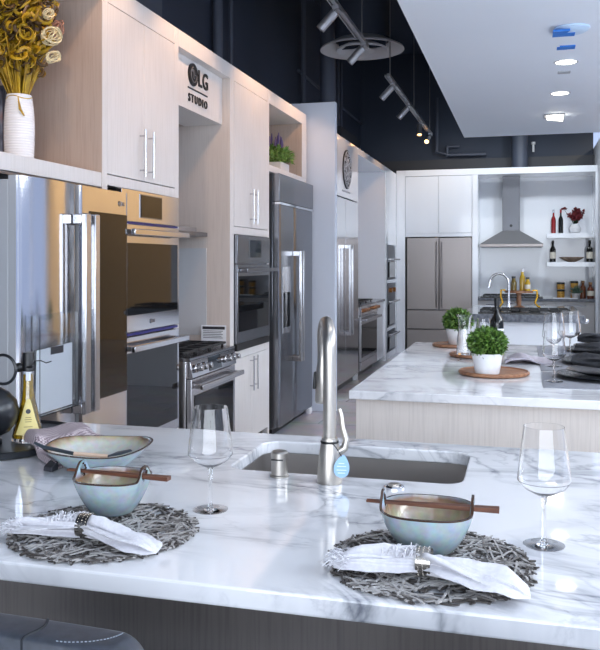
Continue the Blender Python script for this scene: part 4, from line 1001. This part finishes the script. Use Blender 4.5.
def chopsticks(cx, cy, ang, side, sh, off):
    d = Vector((math.cos(ang), math.sin(ang), 0)); s = Vector((-d.y, d.x, 0)); zc = Z+.0092+.080
    for q, lab in ((-1, 'front'), (1, 'back')):
        b0 = Vector((cx, cy, zc))+d*(sh-.122)+s*q*.0036; b1 = Vector((cx, cy, zc))+d*(sh+.122)+s*q*.0048
        k = MB(); r0, r1 = .0021, .0044; up = Vector((0,0,1))
        k.hexa([b0-s*r0-up*r0, b1-s*r1-up*r1, b1+s*r1-up*r1, b0+s*r0-up*r0, b0-s*r0+up*r0, b1-s*r1+up*r1, b1+s*r1+up*r1, b0+s*r0+up*r0])
        o = k.build('chopstick', CHOP, loc=tuple((b0+b1)/2), bevel=.0006); tag(o, '%s brown wooden chopstick of the pair through the %s noodle bowl ears' % (lab, side), 'chopstick', 'wooden chopsticks')
chopsticks(-.848, 1.585, A1, 'left', .012, 0)
chopsticks(-.175, 1.535, A2, 'right', .008, 0)

def bigprof(t):
    if t < .15: return (.001+.058*t/.15, 0)
    q = (t-.15)/.85; return (.056+.082*q**.9, .064*q**1.2)
c = (-1.075, 1.93, Z)
big = bowl_mesh(None, c, bigprof, .006, lambda a, t: t**3*(.005*math.sin(2*a+.6)+.003*math.sin(3*a)), lambda a, t: 1+t**2*(.02*math.sin(3*a+1)+.015*math.sin(5*a)), None, 120, 26)
GL_IN2 = glaze('sand_glaze_inside', [(0, (196, 196, 184)), (.45, (200, 200, 190)), (.56, (184, 170, 138)), (.66, (120, 84, 56)), (.74, (160, 188, 198))])
tag(big.build('serving_bowl', [GL_OUT, GL_IN2, GL_RIM], loc=c, sharp=60), 'large wide pale blue serving bowl behind the left noodle bowl', 'bowl')
o = thing('serving_spoon', (-1.09, 1.86, Z+.072), 'dark handled serving spoon lying across the rim of the large bowl', 'spoon')
DKH = mat('dark_blue_grey_handle', (58, 66, 74), .35)
p = [Vector((-1.178, 1.838, Z+.071)), Vector((-1.085, 1.828, Z+.062)), Vector((-1.005, 1.852, Z+.055)), Vector((-.966, 1.90, Z+.062))]
MB().tube([p[0]+(p[0]-p[1])*.28+Vector((0,0,.006)), p[0], p[1]], [.0035, .005, .005], seg=10).build('handle', DKH, o)
MB().tube([p[1], (p[1]+p[2])/2, p[2]], [.005, .0055, .005], seg=10).build('shaft', mat('pale_wood_shaft', (208, 180, 158), .5), o)
MB().tube([p[2], (p[2]+p[3])/2, p[3]], [.005, .014, .009], seg=14, flat=.3).build('bowl_end', DKH, o)

# napkins with fringed end, in silver rings
def napkin(path, seed, label, ringlabel, ringu=.48):
    n = 60; r = random.Random(seed)
    keys = [(0, path[0]), (ringu, path[1]), (1, path[2])]
    zz = Z+.0085
    wid = lerp_list([(0, .024), (.15, .030), (.38, .028), (ringu, .0205), (.60, .030), (.78, .038), (.9, .028), (1, .004)], n)
    hei = lerp_list([(0, .012), (.2, .019), (.4, .0215), (ringu, .0195), (.6, .022), (.8, .015), (1, .0025)], n)
    pts = lerp_list(keys, n); pts = [(x, y, zz+hei[i]) for i, (x, y) in enumerate(pts)]
    k = MB(); tube_cloth(k, pts, wid, hei, 64, .62, seed, 0, ringu)
    o = thing('cloth_napkin', (path[1][0], path[1][1], zz), label, 'napkin', 'white fringed napkins')
    k.build('cloth', LINEN, o, sharp=80)
    f = MB()
    for i in range(330):
        if i < 250: b = Vector(pts[1]); d = Vector((-1, rnd.uniform(-.7, .7), rnd.uniform(-.3, .25))); b += Vector((rnd.uniform(-.004, .03), rnd.uniform(-.024, .024), rnd.uniform(-.004, .014)))
        else: b = Vector(pts[int(n*rnd.uniform(.26, .40))]); d = Vector((rnd.uniform(-.3, .6), rnd.uniform(-.2, .8), rnd.uniform(.4, 1))); b += Vector((0, rnd.uniform(-.02, .024), .012))
        d.normalize(); L_ = rnd.uniform(.009, .018)
        q = [b, b+d*L_*.5+Vector((0, 0, .003)), b+d*L_+Vector((rnd.uniform(-.004, .004), rnd.uniform(-.004, .004), -.003))]
        for v in q: v.z = max(v.z, zz+.002)
        f.tube(q, [.0011, .001, .0006], seg=4)
    f.build('fringe', LINEN, o)
    i = int(ringu*(n-1)); px, py, pz = pts[i]; d = (Vector(pts[i+1])-Vector(pts[i-1])); d.z = 0; d.normalize()
    ro = thing('napkin_ring', (px, py, zz), ringlabel, 'napkin ring', 'silver napkin rings')
    M3 = d.to_track_quat('Z', 'Y').to_matrix()
    MB().lathe([(.0225, -.0125), (.0235, -.0125), (.0235, .0125), (.0225, .0125)], (px, py, zz+.0237), 36, closed=True, axis=M3).build('band', SILVER, ro)
    e = MB()
    for a in range(26):
        for s_ in (-.008, 0, .008):
            pp = M3 @ Vector((.0235*math.cos(a*2*PI/26+s_*15), .0235*math.sin(a*2*PI/26+s_*15), s_)); e.sphere((px+pp.x, py+pp.y, zz+.0237+pp.z), .0012, 6, 4)
    e.build('beading', SILVER, ro)
napkin([(-.965, 1.405), (-.815, 1.418), (-.648, 1.375)], 4, 'white fringed cloth napkin on the left woven placemat', 'silver napkin ring on the left white napkin')
napkin([(-.318, 1.392), (-.165, 1.402), (.008, 1.345)], 9, 'white fringed cloth napkin on the right woven placemat', 'silver napkin ring on the right white napkin')

# black tray with vase, oil bottle and towel
TXc, TYc = -1.52, 2.13
o = MB().lathe([(.235, 0), (.25, .004), (.252, .02), (.246, .022), (.238, .014), (.001, .014)], (TXc, TYc, Z), 64).build('round_tray', BLKGLZ, loc=(TXc, TYc, Z)); tag(o, 'round black tray at the left end of the front island', 'tray')
zt = Z+.0145
o = thing('black_vase', (-1.487, 2.055, zt), 'black ceramic globe vase with ring handle at the left edge', 'vase')
VX, VY = -1.487, 2.055
MB().lathe([(.03, 0), (.03, .012), (.02, .02), (.05, .035), (.07, .06), (.077, .092), (.07, .125), (.048, .15), (.022, .165), (.018, .19), (.018, .30), (.022, .305), (.018, .308), (.001, .308)], (VX, VY, zt), 40).build('body', BLKGLZ, o)
MB().tube([(VX+.032+.042*math.cos(a), VY+.01, zt+.215+.042*math.sin(a)) for a in [i*2*PI/28 for i in range(29)]], .0045, seg=10, up=(0, 1, 0)).build('ring_handle', BLKGLZ, o)

OX, OY = -1.412, 2.125
o = thing('oil_bottle', (OX, OY, zt), 'tall flared bottle of golden oil with black cap on the black tray', 'bottle')
MB().lathe([(.0005, 0), (.044, 0), (.047, .004), (.046, .016), (.034, .06), (.021, .12), (.0165, .16), (.016, .205), (.014, .205), (.0142, .16), (.0185, .12), (.031, .06), (.043, .018), (.042, .012), (.0005, .012)], (OX, OY, zt), 40, closed=True).build('glass_body', GLASS, o)
OILM = mat('olive_oil', (232, 190, 10), .02, Transmission_Weight=.75, IOR=1.47)
MB().lathe([(.001, .0125), (.0418, .0125), (.0428, .018), (.0308, .06), (.0183, .12), (.014, .16), (.0138, .195), (.001, .195)], (OX, OY, zt), 40).build('oil', OILM, o)
MB().lathe([(.0175, .205), (.0175, .222), (.0165, .225), (.0165, .255), (.015, .26), (.001, .26)], (OX, OY, zt), 28).build('cap', BLACK, o)
def cone_r(z): return .046-.012*(z-.016)/.044 if z < .06 else (.034-.013*(z-.06)/.06 if z < .12 else .021-.0045*(z-.12)/.04)
lb = MB(); vs = []; fs = []; ca = math.atan2(-OY, -OX); rows = [(.024, .9), (.045, .8), (.07, .66), (.1, .5), (.125, .25)]
for z, w in rows:
    for j in range(11): a = ca+(j/10-.5)*2*w; vs.append((OX+(cone_r(z)+.0006)*math.cos(a), OY+(cone_r(z)+.0006)*math.sin(a), zt+z))
for i in range(len(rows)-1):
    for j in range(10): fs.append((i*11+j, i*11+j+1, i*11+12+j, i*11+11+j))
lab_ = lb.add(vs, fs).build('paper_label', mat('pale_yellow_label', (214, 198, 130), .5), o)
u = Vector((math.cos(ca), math.sin(ca), .35)).normalized(); s_ = Vector((-math.sin(ca), math.cos(ca), 0))
pc = Vector((OX+math.cos(ca)*(cone_r(.09)+.0015), OY+math.sin(ca)*(cone_r(.09)+.0015), zt+.09))
MB().cyl(pc, pc+u*.001, .007, seg=20).build('round_mark', INK, lab_)
k = MB()
for z, w in ((.072, .016), (.066, .02), (.060, .018), (.046, .024)):
    q = Vector((OX+math.cos(ca)*(cone_r(z)+.0016), OY+math.sin(ca)*(cone_r(z)+.0016), zt+z)); k.add([q-s_*w/2, q+s_*w/2, q+s_*w/2+Vector((0,0,.0022)), q-s_*w/2+Vector((0,0,.0022))], [(0,1,2,3)])
k.build('text_line', mat('label_print', (150, 132, 80), .5), lab_)
k = MB().sphere((OX-.02, OY-.016, zt+.216), .014, 16, 10).cyl((OX-.012, OY-.01, zt+.216), (OX+.03, OY-.02, zt+.22), .003)
k.tube([(OX+.02, OY-.017, zt+.222), (OX+.03, OY-.01, zt+.236), (OX+.045, OY-.005, zt+.237), (OX+.06, OY, zt+.23), (OX+.075, OY+.004, zt+.235)], .0016, seg=6)
k.build('cord_tie', BLACK, o)
MB().box(OX+.012, OX+.024, OY-.03, OY-.024, zt+.18, zt+.205).build('hang_tag', PAPER, o)

nt, b, N, L = nodes(TOWEL)
tc = N('ShaderNodeTexCoord'); w1 = N('ShaderNodeTexChecker'); mp = N('ShaderNodeMapping'); mp.inputs['Rotation'].default_value = (0, 0, .7)
w1.inputs['Scale'].default_value = 150; w1.inputs['Color1'].default_value = (*lin((206, 192, 194)), 1); w1.inputs['Color2'].default_value = (*lin((122, 106, 114)), 1)
L(tc.outputs['Object'], mp.inputs[0]); L(mp.outputs[0], w1.inputs['Vector']); L(w1.outputs['Color'], b.inputs['Base Color'])
bp = N('ShaderNodeBump'); bp.inputs['Strength'].default_value = .6; bp.inputs['Distance'].default_value = .002; L(w1.outputs['Fac'], bp.inputs['Height']); L(bp.outputs[0], b.inputs['Normal'])
def ft(u, v):
    a, b_, c_, d_ = Vector((-1.375, 2.05, 0)), Vector((-1.325, 2.285, 0)), Vector((-1.14, 2.17, 0)), Vector((-1.172, 1.885, 0))
    p = a.lerp(b_, v).lerp(d_.lerp(c_, v), u)
    rr = math.hypot(p.x-TXc, p.y-TYc); on = 1/(1+math.exp((rr-.272)/.006))
    z = Z+.021+on*.031
    e = min(v, 1-v, u*1.6, 1.0); z += .010*math.exp(-(v/.13)**2)*(1-.3*u)*on+.004*math.sin(u*7+v*4)*on+.003*math.sin(v*11+u*3)
    z -= .014*(1-min(1, e/.06))**2*on
    return (p.x, p.y, max(z, Z+.0205))
tw = cloth_patch('folded_towel', ft, 48, 36, .0195, TOWEL, 'taupe waffle weave towel folded over the edge of the black tray', 'towel', (-1.3, 2.1, Z))
tw2 = MB().hexa([(-1.200, 1.872, Z+.001), (-1.168, 1.862, Z+.001), (-1.168, 1.892, Z+.001), (-1.20, 1.905, Z+.001), (-1.200, 1.874, Z+.012), (-1.170, 1.864, Z+.012), (-1.168, 1.892, Z+.0225), (-1.20, 1.905, Z+.0225)]).build('dark_tab', mat('charcoal_tab', (60, 60, 66), .8), tw, bevel=.002)

# ------------------------------------------------------------------ niche decorations
VX, VY, VZ = -2.27, 3.345, 1.909
o = thing('ribbed_vase', (VX, VY, VZ), 'white ribbed tall vase on the niche shelf above the nearest refrigerator', 'vase')
pr_ = []
for i in range(110):
    t = i/109; r = .064+.006*math.sin(t*PI*.8)-.012*t**4+(.0013 if i % 4 < 2 else -.0009); pr_.append((r, .325*t))
pr_ += [(.049, .327), (.045, .322), (.045, .05), (.001, .05)]
MB().lathe([(.06, 0)]+pr_, (VX, VY, VZ), 40).build('body', WHT, o, sharp=80)
MB().tube([(VX+.057*math.cos(a), VY+.057*math.sin(a), VZ+.31+.006*math.sin(3*a)) for a in [i*2*PI/30 for i in range(31)]], .003, seg=6).tube([(VX+.03, VY-.055, VZ+.31), (VX+.045, VY-.06, VZ+.25), (VX+.06, VY-.05, VZ+.22)], [.003, .012, .006], seg=8, flat=.3).build('raffia_tie', GOLD, o)
o = thing('dried_flower_arrangement', (VX, VY, VZ+.33), 'tall golden dried ribbon flower arrangement in the white ribbed vase', 'flowers')
base = Vector((VX, VY, VZ+.33)); k = MB(); kb = MB()
r = random.Random(31)
for i in range(90):
    a = r.uniform(0, 6.28); q = r.uniform(.0, .04); s0 = base+Vector((math.cos(a)*q, math.sin(a)*q, -.03)); e = r.uniform(.03, .15)
    e1 = base+Vector((math.cos(a)*e*.8, math.sin(a)*e, r.uniform(.12, .26)))
    mid = s0.lerp(e1, .5)+Vector((math.cos(a)*.01, math.sin(a)*.01, .03))
    k.tube([s0, mid, e1], [.004, .009, .005], seg=6, flat=.35)
for i in range(330):
    a = r.uniform(0, 6.28); rr = .19*r.uniform(0, 1)**.6; h = r.uniform(.10, .50); rr *= min(1, .45+h*1.9)
    c0_ = base+Vector((math.cos(a)*rr*.75, math.sin(a)*rr, h)); n = 10; R0 = r.uniform(.014, .042); t0 = r.uniform(0, 6.28)
    u1 = Vector((r.gauss(0,1), r.gauss(0,1), r.gauss(0,1))).normalized(); u2 = u1.orthogonal().normalized()
    pts = [c0_+u1*R0*math.cos(t0+j*.6)*(1-.04*j)+u2*R0*math.sin(t0+j*.6)*(1-.04*j)+Vector((0, 0, .003*j)) for j in range(n)]
    (k if r.random() < .70 else kb).tube(pts, [.004]+[.0095]*(n-2)+[.003], seg=6, flat=.3)  # brown curls are dried leaves, their share raised to paint deep shadows
k.build('golden_ribbon', GOLD, o, sharp=80); kb.build('brown_leaf', BROWN, o, sharp=80)
for cc, R0, m, nm in (((.15, .03, .27), .05, CREAM, 'cream_curl'), ((.16, .03, .17), .036, CREAM, 'cream_curl'), ((.12, .11, .33), .05, PINKD, 'pink_flower'), ((.16, -.01, .36), .028, CREAM, 'cream_curl')):
    k = MB(); cc = base+Vector(cc)
    for i in range(14):
        u1 = Vector((r.gauss(0,1), r.gauss(0,1), r.gauss(0,1))).normalized(); u2 = u1.orthogonal().normalized(); rr = R0*r.uniform(.5, 1)
        k.tube([cc+u1*rr*math.cos(j*.45)+u2*rr*math.sin(j*.45) for j in range(12)], .0036, seg=5, flat=.6)
    k.build(nm, m, o)
k = MB()
for (dx, dy, dz, l) in ((.06, .19, .4, .10), (.05, .16, .4, .12), (.08, -.05, .4, .12), (.05, .11, .4, .12)):
    b0 = base+Vector((dx, dy, dz)); d_ = Vector((.1, r.uniform(.1, .7), r.uniform(.4, 1))).normalized()
    k.tube([b0-d_*.06, b0+d_*l*.4+Vector((0, 0, .01)), b0+d_*l], [.006, .008, .004], seg=6, flat=.4)
k.build('curled_sprig', mat('salmon_dried_sprig', (206, 160, 118), .6), o)
o = thing('picture_frame', (-2.58, 3.56, VZ), 'dark framed picture at the left edge of the niche shelf behind the ribbed vase', 'picture')
MB().box(-2.655, -2.49, 3.55, 3.575, VZ, VZ+.43).build('frame', mat('blue_black_frame', (50, 54, 66), .3), o, bevel=.004)
MB().box(-2.64, -2.505, 3.547, 3.55, VZ+.02, VZ+.41).build('picture_sheet', noise_col(mat('abstract_print', (90, 96, 112), .2), [(40, 44, 58), (150, 156, 172), (190, 120, 70)], nscale=9, pos=[.4, .6, .75]), o)

o = thing('lavender_planter', (-2.25, 7.22, 2.27), 'small white box planter with green foliage and lavender in the far niche', 'plant')
MB().box(-2.34, -2.13, 7.13, 7.4, 2.271, 2.37).build('box', mat('white_washed_wood', (216, 214, 212), .7), o, bevel=.004)
k = MB(); r = random.Random(8)
for i in range(420):
    a = r.uniform(0, 6.28); q = r.uniform(0, 1)**.5; h = r.uniform(0, .17)
    p = Vector((-2.235+math.cos(a)*q*.14, 7.29+math.sin(a)*q*.26, 2.38+h*(1-.5*q))); k.leaf(p, (math.cos(a)*q+r.gauss(0,.4), math.sin(a)*q+r.gauss(0,.4), .5+r.gauss(0,.4)), (r.gauss(0,.4), r.gauss(0,.4), 1), .06, .028)
for i in range(20): k.tube([(-2.235+r.uniform(-.08, .08), 7.27+r.uniform(-.1, .1), 2.37), (-2.235+r.uniform(-.1, .1), 7.29+r.uniform(-.2, .2), 2.5)], .003, seg=5)
k.build('foliage', LEAF2, o, smooth=False)
k = MB()
for i in range(12):
    x, y, h = -2.2+r.uniform(-.06, .06), 7.2+r.uniform(-.07, .16), r.uniform(2.56, 2.65); k.tube([(x, y, 2.5), (x, y+.01, h-.04), (x, y+.012, h)], [.003, .009, .004], seg=7)
k.build('lavender_flower', mat('lavender_purple', (96, 84, 130), .8), o)

# ------------------------------------------------------------------ leather stools at the near side
def stool(x0, x1, label):
    cx = (x0+x1)/2; o = thing('counter_stool', (cx, 1.12, 0), label, 'stool', 'leather counter stools')
    b = MB(); N_, M_ = 40, 10; w = (x1-x0)/2; yb, yf, zt_, zl = .985, 1.05, .944, .70
    # rounded-rectangle backrest swept in depth
    outline = []
    for i in range(9): a = PI/2*i/8; outline.append((x1-.045+.045*math.cos(a), zt_-.045+.045*math.sin(a)))
    for i in range(1, 12): u_ = i/12; outline.append((x1-.045-(x1-x0-.09)*u_, zt_+.004*math.sin(PI*u_)))
    for i in range(9): a = PI/2+PI/2*i/8; outline.append((x0+.045+.045*math.cos(a), zt_-.045+.045*math.sin(a)))
    outline += [(x0+.01, zl), (x1-.01, zl)]
    cxz = (cx, (zt_+zl)/2); secs = []
    for i in range(9):
        a = PI*i/8; y = (yb+yf)/2-(yf-yb)/2*math.cos(a); ins = 1-.05*(1-math.sin(a))**1.6
        secs.append([(cxz[0]+(px-cxz[0])*ins, y, cxz[1]+(pz-cxz[1])*ins) for px, pz in outline])
    n = len(outline); vs = [p for s_ in secs for p in s_]; fs = []
    for i in range(8):
        for j in range(n): l = (j+1) % n; fs.append((i*n+j, i*n+l, (i+1)*n+l, (i+1)*n+j))
    fs += [tuple(range(n)), tuple(8*n+j for j in range(n-1, -1, -1))]
    b.add(vs, fs); bk = b.build('backrest', LEATHER, o, sharp=50)
    bvh = BVHTree.FromPolygons([Vector(p) for p in b.v], b.f)
    def topz(x, y):
        h = bvh.ray_cast(Vector((x, y, 1.2)), Vector((0, 0, -1)))[0]; return h.z if h else None
    def ontop(pts, dz):
        return [(x, y, topz(x, y)+dz) for x, y in pts if topz(x, y) is not None]
    k = MB()
    for sx in (x1-.165, x0+.165):
        q = ontop([(sx+.012*math.sin(i*PI/24), yb+.0006+(yf-yb-.0012)*i/24) for i in range(25)], .0004)
        k.tube([(sx, yb-.001, .72)]+q+[(sx, yf+.001, .72)], .0022, seg=6)
    k.build('seam', mat('dark_seam', (26, 30, 36), .6), bk)
    k = MB()
    for sg in (1, -1):
        xe = x1 if sg > 0 else x0
        q = ontop([(xe-sg*(.115-.075*math.sin(i/40*PI/2)), yb+.006+.05*(1-math.cos(i/40*PI/2))) for i in range(41)], .0006)
        for i in range(0, len(q)-1, 2): k.tube([q[i], q[i+1]], .0007, seg=5)
    k.build('stitching', STITCH, bk)
    MB().box(x0+.02, x1-.02, 1.0, 1.44, .60, .68).build('seat', LEATHER, o, bevel=.03)
    MB().box(x0+.05, x1-.05, 1.0, 1.04, .62, .72).build('back_support', BLACK, o, bevel=.004)
    for lx in (x0+.06, x1-.06):
        for ly in (1.04, 1.40): MB().cyl((lx, ly, .61), (lx+(.02 if lx > cx else -.02), ly, 0), .018, .014).build('leg', STEELD, o)
    MB().box(x0+.06, x1-.06, 1.385, 1.415, .22, .245).build('footrest', STEEL, o)
stool(-1.03, -.500, 'dark blue black leather stool back at the lower left before the island')
stool(-.345, .17, 'dark leather stool at the bottom edge right of the first stool')

# ------------------------------------------------------------------ light
w = bpy.data.worlds.new('daylight'); sc.world = w; w.use_nodes = True
bg = w.node_tree.nodes['Background']; bg.inputs['Color'].default_value = (.55, .68, 1.0, 1); bg.inputs['Strength'].default_value = 1.15
def area(loc, rot, sx, sy, power, col):
    l = bpy.data.lights.new('fill_light', 'AREA'); l.shape = 'RECTANGLE'; l.size = sx; l.size_y = sy; l.energy = power; l.color = col
    o = bpy.data.objects.new('fill_light', l); COL.objects.link(o); o.location = loc; o.rotation_euler = rot
# added fill panels over the right aisle, unseen, shining up and down
for y in (1.5, 5.6):
    tag(MB().box(3.2, 4.6, y-1.6, y+1.6, 2.6, 2.64).cyl((3.9, y-1.2, 2.64), (3.9, y-1.2, 3.2), .01).cyl((3.9, y+1.2, 2.64), (3.9, y+1.2, 3.2), .01).build('added_fill_panel', WHITE, loc=(3.9, y, 3.2)), 'added white fill light panel over the right aisle, %s' % {1.5: 'nearer', 5.6: 'farther'}[y], 'fill light')
    area((3.9, y, 2.66), (PI, 0, 0), 1.2, 3.0, 110, (.93, .97, 1.0))
    area((3.9, y, 2.58), (0, 0, 0), 1.3, 3.1, {1.5: 220, 5.6: 260}[y], (.93, .97, 1.0))
# added spots without fixtures, keeping the amber panelling bright in reflections
for x in (1.9, 3.2, 4.6): spot((x, 12.4, 3.9), (x, 14, 1.9), 150, (1, .86, .66), 110, .8, .1)
# unseen window wall behind the viewer
wf = MB().box(-2.75, 6, -3.7, -3.5, 0, .3).box(-2.75, 6, -3.7, -3.5, 3.4, 5.1)
for x in (-2.75, -.6, 1.55, 3.7, 5.85): wf.box(x, x+.15, -3.7, -3.5, .3, 3.4)
struct(wf.build('wall_front', WHITE, smooth=False))
area((1.5, -3.45, 1.9), (math.radians(114), 0, 0), 7.5, 2.7, 400, (.88, .94, 1.0))  # added fill, tilted up to flatten the shading and lift the soffit
# added fill spots hidden behind the far soffit edge, brightening the back wall
for x in (-.5, .6): spot((x, 11.95, 3.5), (x-.3, 13.3, 1.9), 72, (.86, .93, 1.0), 140, .9, .1)

# ------------------------------------------------------------------ camera
cam = bpy.data.cameras.new('camera'); co = bpy.data.objects.new('camera', cam); COL.objects.link(co)
co.location = (0, 0, 1.46); co.rotation_euler = (math.radians(90), 0, math.radians(15.308))
cam.sensor_fit = 'HORIZONTAL'; cam.sensor_width = 36; cam.lens = 822/600*36; cam.shift_y = -63/600; cam.clip_start = .02
cam.dof.use_dof = False
sc.camera = co
for o in sc.objects:
    if '_org' in o: del o['_org']
sc.view_settings.view_transform = 'Standard'; sc.view_settings.look = 'None'; sc.view_settings.gamma = 1; sc.view_settings.use_curve_mapping = False
sc.view_settings.exposure = -0.2
sc.cycles.use_denoising = True
sc.cycles.max_bounces = 14; sc.cycles.transmission_bounces = 12; sc.cycles.transparent_max_bounces = 12; sc.cycles.diffuse_bounces = 5; sc.cycles.glossy_bounces = 8
sc.cycles.caustics_reflective = False; sc.cycles.sample_clamp_indirect = 6
